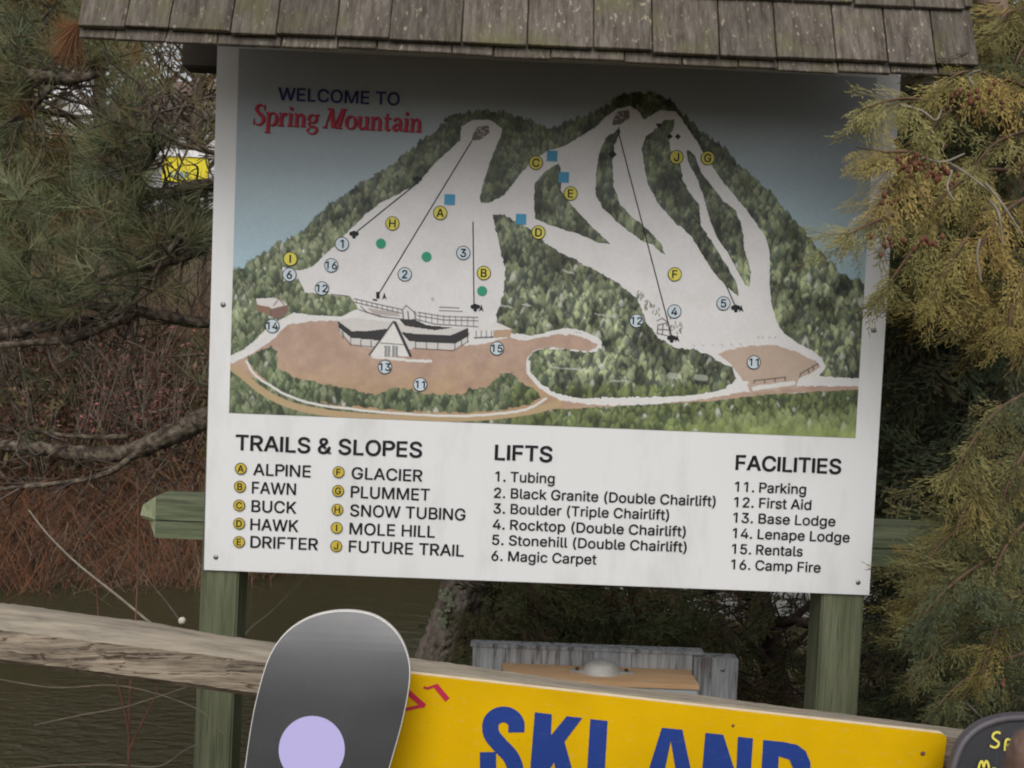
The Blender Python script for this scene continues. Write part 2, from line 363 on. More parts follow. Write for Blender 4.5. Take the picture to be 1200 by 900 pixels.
# letter outlines (cap height = 1000): advance, closed loops x,y,x,y...
GLYPHS = {
 ' ': (369, []),
 '&': (880, [[387,-13,324,-9,268,3,217,23,173,50,136,83,106,122,84,165,71,212,67,262,70,302,79,339,93,372,113,403,137,433,166,461,276,548,425,659,465,692,500,737,511,764,515,796,507,840,483,875,445,898,396,906,361,902,330,891,305,872,285,848,273,818,269,784,273,748,286,714,332,643,401,558,860,0,715,0,337,455,238,575,212,609,190,643,172,676,159,710,151,746,148,783,152,826,162,865,179,901,201,932,230,959,264,981,303,997,346,1006,393,1009,441,1006,484,997,522,981,556,959,584,933,606,903,623,869,633,833,636,795,632,751,619,711,599,673,573,639,503,576,303,428,266,398,237,370,216,343,197,302,191,258,197,212,215,172,244,138,282,113,311,101,344,94,379,91,418,94,457,102,494,116,529,136,562,159,592,188,619,220,642,257,661,298,675,342,683,390,686,441,801,441,799,381,792,328,780,283,764,243,747,210,729,182,679,122,654,92,619,60,579,34,533,13,484,-2,435,-10]]),
 '(': (537, [[175,406,178,481,185,557,198,636,210,696,224,754,240,811,259,867,286,938,315,1002,347,1060,464,1060,431,989,402,917,375,842,352,766,333,691,317,616,306,543,300,473,297,406,299,346,305,286,315,225,329,163,347,99,370,32,390,-20,412,-74,436,-130,464,-189,347,-189,307,-116,273,-42,243,32,219,107,200,183,186,258,178,332]]),
 ')': (537, [[73,-189,101,-129,127,-72,149,-17,169,35,191,102,209,167,222,229,232,289,238,348,240,406,237,473,231,543,219,616,204,691,185,766,162,842,136,917,106,989,73,1060,190,1060,222,1002,251,938,279,867,297,811,313,754,327,696,340,636,352,557,359,480,362,406,359,331,351,256,337,180,317,105,293,30,263,-44,229,-117,190,-189]]),
 '.': (369, [[187,-9,153,-2,124,17,104,46,97,81,104,115,124,144,153,164,187,170,222,164,251,144,271,115,277,81,271,46,251,17,222,-2]]),
 '0': (891, [[446,-13,375,-7,312,14,255,47,207,94,167,152,135,223,117,283,104,349,97,421,94,499,97,577,104,649,118,716,136,776,168,847,208,906,256,952,312,986,375,1007,446,1013,516,1007,579,986,635,952,683,906,723,847,755,776,773,716,786,649,794,577,797,499,794,421,786,349,773,283,755,223,724,152,684,94,636,47,580,14,516,-7],[446,97,492,103,534,118,570,145,602,181,628,227,649,283,664,347,673,419,676,499,673,581,664,653,649,717,628,773,602,819,570,855,534,882,492,898,446,903,399,898,357,882,320,855,289,819,263,773,242,717,227,653,218,581,215,499,218,419,227,347,242,283,263,227,289,181,320,145,357,118,399,103]]),
 '1': (891, [[150,0,150,107,768,107,768,0],[542,1000,542,0,417,0,417,881,411,881,169,703,169,839,390,1000]]),
 '2': (891, [[126,0,126,93,460,450,555,555,577,585,596,614,611,642,625,685,630,730,623,780,605,823,575,857,537,883,507,894,475,901,440,903,402,901,369,893,339,880,301,851,273,813,260,782,252,749,250,711,129,711,133,769,147,822,169,869,200,912,237,947,281,976,331,997,384,1009,442,1013,500,1009,553,997,601,976,644,948,680,915,710,875,732,831,745,783,749,732,747,695,740,660,729,625,713,588,690,550,660,508,525,353,300,119,300,111,765,111,765,0]]),
 '3': (891, [[428,-13,369,-10,313,1,261,19,213,44,172,75,138,113,111,156,94,205,86,259,215,259,226,211,249,171,282,139,325,116,357,106,392,100,430,98,469,100,506,108,541,119,571,136,597,157,618,183,634,212,644,246,647,285,644,320,636,354,621,386,601,414,574,439,540,459,499,474,451,484,395,487,308,487,308,588,566,881,566,889,137,889,137,1000,732,1000,732,905,415,547,415,568,486,570,549,562,606,542,655,514,696,479,729,437,753,390,768,339,772,285,768,229,753,177,728,130,695,88,655,53,607,24,553,3,493,-9]]),
 '4': (891, [[78,207,78,311,485,1000,611,1000,213,326,213,319,812,319,812,207],[554,0,554,238,554,287,554,624,674,624,674,0]]),
 '5': (891, [[435,-13,377,-10,324,2,275,22,231,48,194,80,163,118,139,161,124,207,117,256,240,256,250,213,271,175,302,143,341,118,385,103,435,98,474,101,510,111,543,127,572,148,597,174,617,205,632,240,641,278,644,319,641,360,632,399,616,435,596,466,570,493,540,515,506,531,469,541,428,544,395,542,362,537,329,528,285,508,252,483,132,497,189,1000,720,1000,720,889,296,889,263,593,268,593,305,619,349,639,382,648,416,654,451,656,495,653,538,645,578,631,615,612,648,589,678,561,705,529,727,493,745,454,758,412,766,368,768,321,764,259,749,201,725,149,693,102,653,62,607,30,554,6,497,-9]]),
 '6': (891, [[445,-13,385,-9,330,5,280,29,235,61,197,100,166,146,143,199,129,256,125,318,128,367,139,417,157,470,183,527,221,594,270,669,496,1000,633,1000,297,513,286,513,302,541,325,565,352,587,385,603,421,614,462,617,520,613,573,600,621,579,663,550,698,514,727,471,748,423,760,368,764,309,760,249,746,193,723,143,692,98,654,59,609,28,559,5,504,-9],[445,95,482,98,517,108,548,123,575,144,599,169,618,199,632,233,641,269,644,309,641,349,632,386,618,419,599,449,575,474,548,494,517,509,482,518,445,521,408,518,373,510,342,495,314,474,290,450,271,420,257,387,248,351,246,311,248,271,257,234,271,200,290,170,314,144,342,123,373,108,408,98]]),
 '7': (891, [[191,0,636,881,636,889,122,889,122,1000,768,1000,768,882,324,0]]),
 '8': (891, [[445,-13,380,-9,321,3,266,22,219,49,178,82,146,121,121,166,107,214,102,266,105,307,113,346,128,384,147,418,171,448,199,474,230,495,264,511,300,520,300,525,254,542,215,569,182,605,158,648,143,696,138,748,143,797,156,842,178,884,208,921,244,953,287,979,335,998,388,1010,445,1013,501,1010,554,998,602,979,644,953,681,921,710,884,733,842,746,797,750,748,745,696,731,649,706,605,674,569,635,542,591,525,591,520,626,511,659,495,690,474,718,448,742,418,761,384,776,346,785,307,788,266,783,214,768,166,744,121,711,82,671,49,623,22,569,3,509,-9],[445,97,487,99,526,106,560,118,603,145,635,180,655,223,662,272,659,308,649,341,634,371,612,397,587,420,556,438,522,452,485,460,445,462,404,460,367,452,333,438,302,420,276,397,255,371,239,341,230,308,227,272,233,223,253,180,285,145,329,118,364,106,402,99],[445,569,495,574,539,590,576,616,604,650,622,691,628,738,622,785,605,826,577,859,541,884,496,899,445,904,410,902,378,895,349,884,312,859,284,826,267,785,261,738,267,691,284,650,312,616,349,590,394,574]]),
 '9': (891, [[444,1013,504,1009,559,995,610,971,654,939,692,900,723,854,746,801,760,744,764,682,761,633,750,583,733,530,706,473,668,406,619,331,394,0,256,0,593,487,604,487,588,459,565,435,537,413,505,397,468,386,428,383,370,387,317,400,269,421,227,450,192,486,163,529,142,577,129,632,125,691,129,752,143,807,166,858,198,903,235,941,280,972,331,995,385,1009],[444,905,408,902,374,892,342,877,314,856,291,831,272,801,258,767,249,731,246,691,249,651,258,614,272,581,291,551,314,526,342,506,374,491,408,482,444,479,482,482,516,490,548,505,575,526,599,550,618,580,632,613,641,649,644,689,641,729,632,766,618,800,599,830,576,856,548,877,517,892,482,902]]),
 'A': (943, [[32,0,396,1000,543,1000,910,0,777,0,564,595,519,732,456,940,482,940,418,729,375,595,167,0],[216,279,216,391,727,391,727,279]]),
 'B': (897, [[118,0,118,1000,474,1000,539,996,597,984,646,964,688,938,722,906,749,869,767,827,779,783,783,735,780,695,773,660,760,629,734,591,700,562,661,540,619,524,619,515,651,510,682,499,714,483,743,460,769,432,791,399,808,361,818,317,821,268,818,219,806,173,787,131,759,94,722,62,677,35,623,16,558,4,485,0],[245,112,481,112,552,117,607,132,648,157,676,189,693,226,699,268,692,317,673,361,654,388,630,410,601,429,567,443,530,451,488,454,245,454],[245,561,468,561,503,563,536,570,566,582,605,608,635,642,654,683,660,732,655,773,640,811,614,843,578,868,531,883,472,888,245,888]]),
 'C': (1003, [[526,-13,463,-10,403,2,347,22,295,49,248,83,205,125,168,172,137,227,112,287,94,352,83,423,79,499,83,576,94,647,112,713,137,773,168,827,205,875,248,916,295,951,347,978,403,998,463,1010,526,1013,575,1011,623,1004,669,991,712,974,753,953,790,926,824,896,854,861,880,822,902,780,918,734,930,685,803,685,788,733,765,776,737,812,702,842,663,866,620,883,574,893,526,896,466,891,411,875,361,850,316,814,277,769,246,715,222,652,208,580,203,499,208,419,222,347,246,284,278,230,316,185,361,150,412,124,467,109,526,104,574,107,620,118,663,135,702,158,737,188,765,225,788,267,803,315,930,315,918,266,902,220,881,178,855,140,825,105,791,74,753,48,713,26,669,9,623,-3,576,-11]]),
 'D': (987, [[430,0,189,0,189,112,422,112,499,117,567,133,625,159,674,194,714,239,745,293,767,355,780,425,785,502,780,578,767,647,745,709,715,762,676,806,628,842,572,867,507,883,434,888,183,888,183,1000,443,1000,513,996,579,985,638,966,693,940,757,895,810,838,852,769,876,710,894,646,904,577,907,502,904,427,893,357,876,292,852,233,821,180,783,134,739,94,689,60,633,34,571,15,504,4],[245,1000,245,0,118,0,118,1000]]),
 'E': (823, [[118,0,118,1000,732,1000,732,888,245,888,245,562,699,562,699,450,245,450,245,112,738,112,738,0]]),
 'F': (806, [[118,0,118,1000,726,1000,726,888,245,888,245,547,681,547,681,435,245,435,245,0]]),
 'G': (1023, [[528,-13,463,-10,403,2,346,22,294,49,246,84,204,125,167,173,136,227,111,287,93,353,83,423,79,499,83,576,93,647,111,713,136,773,167,827,203,875,245,916,293,951,344,978,400,998,458,1010,521,1013,572,1011,622,1003,669,990,714,972,755,950,793,922,827,891,857,857,883,818,904,777,921,733,932,685,802,685,784,732,761,773,733,809,700,839,662,864,620,882,589,890,556,894,521,896,464,891,410,876,360,850,315,815,277,770,246,715,222,652,208,580,203,499,208,419,222,348,246,285,278,231,317,186,362,150,413,125,469,109,528,104,582,108,632,120,678,140,718,167,751,201,779,242,799,289,811,341,815,398,854,391,556,391,556,503,940,503,940,393,934,315,916,243,886,179,846,122,798,75,740,37,676,9,605,-8]]),
 'H': (1016, [[118,0,118,1000,245,1000,245,568,771,568,771,1000,898,1000,898,0,771,0,771,456,245,456,245,0]]),
 'I': (591, [[61,0,61,112,232,112,232,888,61,888,61,1000,530,1000,530,888,359,888,359,112,530,112,530,0]]),
 'J': (779, [[364,-13,281,-5,209,21,148,64,112,107,86,159,70,218,65,286,65,340,192,340,192,286,197,229,213,183,239,146,274,119,315,103,364,98,411,103,453,119,487,146,513,183,529,229,534,286,534,1000,661,1000,661,286,656,218,640,159,614,107,578,64,518,21,446,-5]]),
 'K': (917, [[205,286,205,425,273,513,343,596,416,677,715,1000,881,1000,454,542,448,543],[118,0,118,1000,245,1000,245,657,244,442,245,380,245,0],[732,0,369,509,448,608,882,0]]),
 'L': (772, [[118,0,118,1000,245,1000,245,112,710,112,710,0]]),
 'M': (1235, [[118,0,118,1000,298,1000,545,368,565,312,588,241,612,165,632,96,604,96,625,162,649,238,672,311,693,368,936,1000,1116,1000,1116,0,991,0,991,572,992,643,993,725,995,812,997,899,1008,899,978,805,947,713,919,633,896,572,672,0,562,0,335,572,313,631,285,710,254,801,220,899,234,899,236,818,238,731,239,646,240,572,240,0]]),
 'N': (1029, [[118,0,118,1000,268,1000,675,359,713,296,762,210,813,108,796,105,788,213,785,309,784,383,784,1000,911,1000,911,0,760,0,397,570,349,650,291,749,211,889,234,892,240,754,244,645,246,572,246,0]]),
 'O': (1048, [[525,-13,462,-10,403,2,348,22,296,49,248,83,206,125,169,172,137,227,112,287,94,352,83,423,79,499,83,576,94,647,112,713,137,773,169,827,206,875,248,916,296,951,348,978,403,998,462,1010,525,1013,587,1010,647,998,702,978,754,951,802,916,844,875,880,827,912,773,937,713,955,647,966,576,969,499,966,423,955,352,937,287,912,227,880,172,844,125,802,83,754,49,702,22,647,2,587,-10],[525,104,583,109,637,124,687,149,732,184,771,229,803,283,827,347,841,419,846,499,841,581,827,653,803,717,771,771,732,816,687,851,637,876,583,891,525,896,467,891,413,876,362,850,317,815,278,770,246,716,222,653,208,580,203,499,208,419,222,347,246,284,278,229,317,185,362,150,413,124,467,109]]),
 'P': (874, [[118,0,118,1000,462,1000,535,995,599,981,653,958,699,927,737,889,766,845,787,795,799,741,803,683,799,626,787,572,766,522,737,477,699,439,653,407,599,384,535,370,462,365,215,365,215,477,457,477,506,479,548,488,584,503,613,523,637,548,655,577,667,610,675,645,677,683,675,722,667,757,655,789,637,818,613,842,584,862,548,877,505,886,456,889,245,889,245,0]]),
 'R': (883, [[118,0,118,1000,464,1000,536,996,600,982,655,960,701,931,738,894,767,851,788,803,801,750,805,692,801,634,788,582,767,534,738,491,701,456,654,427,599,406,536,393,464,389,189,389,189,501,459,501,508,504,550,512,585,525,627,553,656,591,669,621,676,655,679,692,676,730,669,765,656,796,638,823,614,846,585,864,549,878,507,886,458,889,245,889,245,0],[694,0,452,450,595,450,841,0]]),
 'S': (878, [[440,-17,370,-13,307,-2,251,18,201,45,159,78,126,118,100,163,83,214,75,268,205,268,212,232,224,200,243,172,266,149,295,130,327,115,363,105,400,99,440,97,484,99,524,106,562,118,596,135,624,156,648,181,665,209,676,240,679,274,673,317,653,352,622,379,582,402,481,437,361,470,285,497,221,529,169,568,132,615,110,670,102,732,107,786,122,836,147,880,181,919,222,952,270,979,325,998,383,1010,446,1013,510,1010,568,998,621,978,669,952,708,920,741,882,766,839,782,793,788,743,663,743,652,789,629,828,594,860,550,883,499,897,442,901,401,899,363,892,329,880,285,855,253,822,233,783,226,738,234,692,257,656,292,627,333,606,417,577,519,549,612,518,645,504,676,487,705,467,732,444,756,418,776,388,791,354,800,316,803,272,798,220,784,170,760,125,727,84,685,49,636,21,578,0,512,-13]]),
 'T': (882, [[62,888,62,1000,819,1000,819,888,505,888,505,0,379,0,379,888]]),
 'U': (1017, [[509,-16,433,-11,365,4,303,30,248,65,203,107,166,157,140,213,123,274,118,340,118,1000,244,1000,244,350,248,304,259,261,277,222,301,187,331,158,368,134,410,116,457,105,509,101,561,105,608,116,650,134,686,158,716,187,740,222,758,261,768,304,772,350,772,1000,899,1000,899,340,893,274,877,213,850,157,814,107,768,65,714,30,653,4,584,-11]]),
 'W': (1349, [[305,0,32,1000,162,1000,321,385,345,286,367,184,387,78,372,78,393,184,415,286,440,385,602,1000,746,1000,907,385,933,286,956,184,977,78,960,78,981,184,1003,286,1028,385,1186,1000,1316,1000,1042,0,895,0,723,635,691,769,660,934,687,934,658,776,625,635,453,0]]),
 'a': (765, [[314,-17,268,-14,226,-5,186,10,150,30,119,56,94,88,75,124,63,166,60,212,63,252,71,287,85,316,114,352,152,380,182,394,213,405,246,414,350,432,459,446,496,452,521,462,537,477,542,501,537,547,524,583,502,612,471,633,432,646,385,650,335,646,293,634,259,615,231,591,211,565,197,538,81,572,100,615,125,650,154,680,187,704,223,724,261,738,301,748,341,754,381,756,470,746,501,737,532,725,562,708,589,688,613,661,634,630,649,592,659,546,662,494,662,0,544,0,544,102,536,102,495,48,464,23,423,2,391,-8,355,-15],[335,89,377,92,415,101,448,115,488,145,518,183,536,226,542,271,542,373,510,358,455,346,394,337,345,330,264,312,230,296,203,274,186,244,181,206,185,171,200,142,224,119,255,103,292,93]]),
 'b': (834, [[451,-16,408,-13,371,-6,339,7,300,33,271,61,232,115,220,115,220,0,103,0,103,1000,223,1000,223,628,232,628,270,680,299,708,337,733,369,745,406,753,450,756,510,750,565,735,615,709,659,673,697,628,727,575,749,514,763,446,767,371,763,296,749,228,727,166,697,113,660,68,616,32,566,5,511,-11],[433,92,477,96,515,108,549,129,578,156,602,190,621,229,634,273,642,321,645,372,642,423,634,470,621,513,603,552,579,585,550,612,516,632,477,644,433,648,389,644,351,633,317,613,288,587,264,555,246,517,232,473,224,425,221,372,224,319,232,270,246,226,265,187,289,154,318,128,352,108,390,96]]),
 'c': (778, [[407,-16,343,-11,283,5,230,32,182,69,142,114,110,167,86,228,72,295,67,368,72,443,86,511,110,572,142,626,182,671,230,707,283,734,343,750,407,756,443,754,478,749,511,741,558,724,600,700,637,669,668,633,686,605,700,576,711,544,595,515,571,568,531,611,476,639,407,648,361,644,320,631,285,610,256,581,232,547,213,508,200,464,192,418,189,368,192,320,200,274,213,231,232,192,256,158,285,130,320,108,361,96,407,91,477,101,532,130,573,174,598,230,713,201,702,169,688,138,671,110,639,73,602,42,574,24,544,10,512,-1,479,-10,444,-14]]),
 'd': (834, [[384,-16,324,-11,269,5,219,32,175,68,138,113,107,166,85,228,72,296,67,371,72,446,85,514,108,575,138,628,176,673,220,709,270,735,325,750,385,756,428,753,466,745,497,733,536,708,565,680,602,628,611,628,611,1000,731,1000,731,0,615,0,615,115,603,115,564,61,534,33,496,7,464,-6,427,-13],[402,92,445,96,483,108,517,128,546,154,570,187,589,226,602,270,610,319,613,372,610,425,602,473,589,517,570,555,547,587,518,613,484,633,445,644,402,648,358,644,318,632,284,612,255,585,232,552,213,513,200,470,192,423,189,372,192,321,200,273,213,229,232,190,256,156,285,129,319,108,358,96]]),
 'e': (794, [[417,-16,348,-11,285,5,230,32,182,69,142,113,109,167,86,227,72,294,67,367,72,441,86,508,109,569,140,624,179,669,226,706,280,734,339,750,403,756,444,753,483,747,522,735,560,719,595,697,628,670,657,637,682,599,702,554,717,503,726,445,730,381,730,333,147,333,147,434,664,434,609,397,606,445,598,488,585,528,567,563,544,593,516,617,483,635,446,645,403,649,360,645,322,634,288,616,258,592,234,563,214,530,200,493,191,455,189,415,189,349,192,297,201,250,217,209,239,173,265,144,297,121,333,104,373,94,417,91,460,94,499,104,532,120,561,143,584,172,601,207,717,179,703,142,684,108,659,77,629,50,594,27,555,9,513,-5,466,-13]]),
 'f': (499, [[448,746,448,643,13,643,13,746],[158,0,158,848,162,889,172,924,188,955,210,981,236,1003,266,1020,299,1032,333,1039,368,1042,437,1036,477,1024,447,921,422,928,383,932,336,925,303,904,285,870,279,823,279,0]]),
 'g': (836, [[407,-296,354,-294,306,-286,263,-274,225,-259,191,-239,162,-216,137,-191,116,-165,99,-136,199,-80,239,-130,267,-154,303,-173,333,-183,367,-189,407,-191,463,-186,513,-172,555,-148,587,-113,606,-68,612,-11,612,134,602,134,563,82,534,54,496,31,464,19,427,12,383,9,325,14,271,28,221,52,177,85,139,127,108,177,85,236,72,302,67,376,72,449,85,516,108,577,139,629,176,673,221,709,271,735,326,750,385,756,429,753,467,746,498,733,537,708,566,680,605,627,615,627,615,746,732,746,732,-17,727,-78,713,-131,689,-177,656,-214,617,-244,571,-267,520,-283,465,-293],[403,116,446,120,484,130,518,148,547,172,571,202,590,238,603,280,611,327,614,379,611,430,603,476,590,519,571,556,548,588,519,614,485,633,446,644,403,648,359,644,319,632,285,612,256,586,232,554,213,516,200,474,192,428,189,379,192,328,200,282,214,241,233,204,257,174,286,149,320,131,359,120]]),
 'h': (806, [[223,446,223,0,103,0,103,1000,223,1000,223,565,201,565,227,627,260,676,299,712,344,736,393,751,447,756,495,752,540,742,580,725,616,700,646,669,670,631,688,585,698,532,702,472,702,0,582,0,582,462,577,516,562,562,537,598,503,625,461,642,413,647,378,644,346,637,316,624,278,595,248,556,235,523,226,487]]),
 'i': (328, [[103,0,103,746,223,746,223,0],[164,870,133,876,106,894,87,919,81,950,87,981,106,1006,133,1024,164,1030,197,1024,224,1006,242,981,248,950,242,919,224,894,197,876]]),
 'k': (748, [[216,268,216,416,237,416,559,746,708,746,362,392,348,392],[103,0,103,1000,223,1000,223,0],[578,0,291,365,376,450,732,0]]),
 'l': (372, [[274,-5,221,0,178,15,145,40,122,73,108,115,103,166,103,1000,223,1000,223,194,227,151,236,122,255,107,287,102,315,103,334,107,355,5,318,-2]]),
 'm': (1199, [[103,0,103,746,220,746,221,581,211,581,224,618,240,651,260,680,297,715,338,739,384,754,431,759,482,754,527,737,565,709,595,672,617,629,631,579,614,579,625,614,642,646,663,675,688,699,716,720,748,737,783,749,820,757,858,759,901,756,940,747,977,731,1011,709,1039,680,1063,646,1080,604,1091,556,1095,501,1095,0,975,0,975,499,969,548,954,586,929,615,897,634,861,646,823,650,776,644,736,629,703,603,679,570,664,531,659,486,659,0,539,0,539,511,534,550,520,583,497,611,467,633,432,645,392,650,350,645,310,629,275,604,247,568,234,539,226,506,223,468,223,0]]),
 'n': (805, [[223,446,223,0,103,0,103,746,219,746,220,565,201,565,227,627,260,676,299,712,344,736,393,751,447,756,495,752,540,742,580,725,615,700,645,669,669,631,688,585,698,532,702,472,702,0,582,0,582,462,577,516,562,562,537,598,503,625,461,642,413,647,378,644,346,637,316,624,278,595,248,556,235,523,226,487]]),
 'o': (816, [[407,-16,343,-11,283,5,230,32,182,69,142,114,110,167,86,228,72,295,67,368,72,443,86,511,110,572,142,626,182,671,230,707,283,734,343,750,407,756,473,750,533,734,587,707,634,671,674,626,706,572,730,511,744,443,749,368,744,295,730,228,706,167,674,114,634,69,587,32,533,5,473,-11],[407,91,455,96,496,108,531,130,561,158,585,192,604,231,617,274,625,320,628,368,625,417,617,464,604,507,585,547,561,581,531,610,496,631,455,644,407,648,361,644,320,631,285,610,256,581,232,547,213,508,200,464,192,418,189,368,192,320,200,274,213,231,232,192,256,158,285,130,320,108,361,96]]),
 'p': (834, [[103,-281,103,746,220,746,220,628,232,628,270,680,299,708,337,733,369,745,406,753,450,756,510,750,565,735,615,709,659,673,697,628,727,575,749,514,763,446,767,371,763,296,749,228,727,166,697,113,660,68,616,32,566,5,511,-11,451,-16,408,-13,371,-6,339,7,301,33,271,61,232,115,223,115,223,-281],[433,92,477,96,515,108,549,129,578,156,602,190,621,229,634,273,642,321,645,372,642,423,634,470,621,513,603,552,579,585,550,612,516,632,477,644,433,648,389,644,351,633,317,613,288,587,264,555,246,517,232,473,224,425,221,372,224,319,232,270,246,226,265,187,289,154,318,128,352,108,390,96]]),
 'r': (509, [[103,0,103,746,219,746,219,631,227,631,244,666,268,696,300,722,336,741,376,753,419,756,451,756,479,754,479,634,452,638,407,640,357,635,313,618,276,592,247,557,229,515,223,466,223,0]]),
 's': (717, [[358,-16,308,-14,262,-6,220,7,183,24,150,47,121,74,98,107,81,144,70,185,185,209,198,172,218,142,244,118,276,102,314,93,356,89,405,93,446,104,481,122,515,159,527,202,520,238,499,267,465,289,417,305,293,334,231,353,181,378,142,409,114,446,98,489,92,538,96,579,108,617,128,652,155,682,188,707,226,728,270,743,317,753,368,756,416,753,460,745,499,732,533,715,563,693,588,667,608,637,625,605,637,570,527,545,508,585,477,620,449,639,412,650,368,654,326,650,289,640,257,623,224,588,213,545,221,507,244,478,267,463,299,449,338,438,451,411,513,392,563,368,602,337,629,300,646,258,651,209,647,167,635,128,614,93,586,61,552,34,511,13,464,-3,413,-13]]),
 't': (447, [[401,746,401,643,13,643,13,746],[128,926,248,926,248,192,253,150,267,120,294,104,335,98,364,100,397,105,419,3,377,-5,331,-8,271,-2,221,14,181,42,151,80,133,127,128,183]]),
 'u': (806, [[358,-10,310,-7,266,4,226,21,190,45,160,77,136,115,118,161,107,214,103,273,103,746,223,746,223,283,229,229,244,184,269,147,303,120,345,104,393,99,428,101,460,109,490,122,528,151,557,190,571,223,579,259,582,300,582,746,702,746,702,0,586,0,586,181,604,181,578,118,545,69,505,33,461,9,412,-5]]),
}

def area(L): return .5*sum(L[i-1][0]*L[i][1]-L[i][0]*L[i-1][1] for i in range(len(L)))
def inside(p, L):
    r = False; j = len(L)-1
    for i in range(len(L)):
        if (L[i][1] > p[1]) != (L[j][1] > p[1]) and p[0] < (L[j][0]-L[i][0])*(p[1]-L[i][1])/(L[j][1]-L[i][1])+L[i][0]: r = not r
        j = i
    return r
GLYPHS['I'] = (300, [[85, 0, 85, 1000, 215, 1000, 215, 0]])
GLYPHS['1'] = (GLYPHS['1'][0], [max(GLYPHS['1'][1], key=len)])
def arc_(cx, cy, rx, ry, a0, a1, n=10): return [q for i in range(n+1) for q in (cx+rx*math.cos(a0+(a1-a0)*i/n), cy+ry*math.sin(a0+(a1-a0)*i/n))]
_po = [85, 0, 85, 1000]+arc_(460, 705, 330, 295, math.pi/2, -math.pi/2)+[215, 410, 215, 0]
_ph = [215, 525]+arc_(455, 705, 195, 180, -math.pi/2, math.pi/2)+[215, 885]
GLYPHS['P'] = (820, [_po, _ph]); GLYPHS['R'] = (870, [_po, _ph, [395, 440, 545, 440, 800, 0, 645, 0]])
GPREP = {}
def glyph(ch):
    if ch not in GPREP:
        adv, loops = GLYPHS[ch]; LL = [[(l[i]/1000, l[i+1]/1000) for i in range(0, len(l), 2)] for l in loops]
        grp = []
        if LL:
            sg = math.copysign(1, area(max(LL, key=lambda l: abs(area(l)))))
            out = [l for l in LL if area(l)*sg > 0]; holes = [l for l in LL if area(l)*sg <= 0]
            for o in out: grp.append([o]+[h for h in holes if inside(h[0], o)])
        GPREP[ch] = (adv/1000, grp)
    return GPREP[ch]
def set_text(P, body, x0, z0, x1, cap, m, bold=.03, center=False):
    """lay out body on the Print; x1 fixes the width (letter spacing and shape stretch together)"""
    tot = sum(glyph(c)[0] for c in body)
    first = glyph(body[0])[1]; lsb = min(p[0] for q in first for p in q[0])
    last = glyph(body[-1]); rsb = last[0]-max(p[0] for q in last[1] for p in q[0])
    ink = tot-lsb-rsb
    if center: kx = cap; X = x0-(lsb+ink/2)*kx; Z = z0-cap/2
    else: kx = (x1-x0)/ink; X = x0-lsb*kx; Z = z0
    z_keep = P.k
    for ch in body:
        adv, grp = glyph(ch)
        for g_ in grp:
            P.k = z_keep; pl = [[(X+a*kx, Z+b*cap) for a, b in lp] for lp in g_]
            P.poly(pl, m); P.k = z_keep+2
            if bold:
                for lp in pl: P.stroke(lp+[lp[0], lp[1]], bold*cap, m, smooth=False); P.k = z_keep+3
            z_keep = z_keep if len(grp) == 1 else z_keep+4
        P.k = z_keep; X += adv*kx
    P.k = z_keep+6
# =================================================================== SETTING
WATER_Z = -.72
def structure(name, me, m, smooth=True):
    o = put(name, me, m, None, smooth); o['kind'] = 'structure'; return o
def shore_y(x): return np.minimum(5.95+1.3*np.maximum(x+2.7, 0)+.18*np.sin(x*1.7), 10.5)
def height(x, y):
    """near bank, pond bed, far bank and hillside"""
    shore = shore_y(x)
    near = -.28-.02*np.maximum(y, 0)
    nb = 1.0+22*np.clip((x+.35)/.8, 0, 1)+.12*np.sin(x*2.3)           # near water's edge; on the right the bank runs on
    t = np.clip((y-nb)/.5, 0, 1)
    z = near*(1-t)+(-1.3)*t
    t2 = np.clip((y-shore+.5)/1.0, 0, 1)
    far = -.55+.20*np.clip(y-shore-.5, 0, 8)+.21*np.clip(y-shore-8.5, 0, 34)
    z = z*(1-t2)+far*t2
    far_flat = np.clip((y-60)/60, 0, 1); z = z+far_flat*2
    return z
def build_ground():
    xs = np.concatenate([np.linspace(-600, -30, 12), np.linspace(-28, -8, 20), np.linspace(-7.8, 9, 120), np.linspace(9.5, 30, 22), np.linspace(40, 600, 12)])
    ys = np.concatenate([np.linspace(-600, -12, 12), np.linspace(-10, -1, 12), np.linspace(-.8, 14, 130), np.linspace(15, 60, 46), np.linspace(65, 120, 10), np.linspace(150, 900, 8)])
    X, Y = np.meshgrid(xs, ys); Z = height(X, Y)
    near = (np.abs(X) < 30) & (Y < 60) & (Y > -10)
    Z = Z+np.where(near, NR.normal(0, .015, X.shape)*(1+np.clip(Y, 0, 30)*.12), 0)
    V = np.stack([X, Y, Z], -1).reshape(-1, 3); nx = len(xs); ny = len(ys)
    i, j = np.meshgrid(np.arange(nx-1), np.arange(ny-1)); a = (j*nx+i).ravel()
    F = np.stack([a, a+1, a+nx+1, a+nx], 1)
    structure('ground', np_mesh('ground', V, F), 'hill')
build_ground()
structure('pond_water', py_mesh('water', [(-30, .2, WATER_Z), (14, .2, WATER_Z), (14, 16, WATER_Z), (-30, 16, WATER_Z)], [(0, 1, 2, 3)]), 'water')

# =================================================================== MAP SIGN
W_, H_, Z0 = 1.5613, 1.22, 1.0
x_l, x_r = -W_/2, W_/2
sign = thing('map_sign', 'large white ski trail map board on green posts under a small shingled roof', 'map sign', (0, .05, -.3))
panel = put('sign_panel', box_mesh('sign_panel', x_l, x_r, 0, .007, Z0, Z0+H_, .0012), 'panel_white', sign)
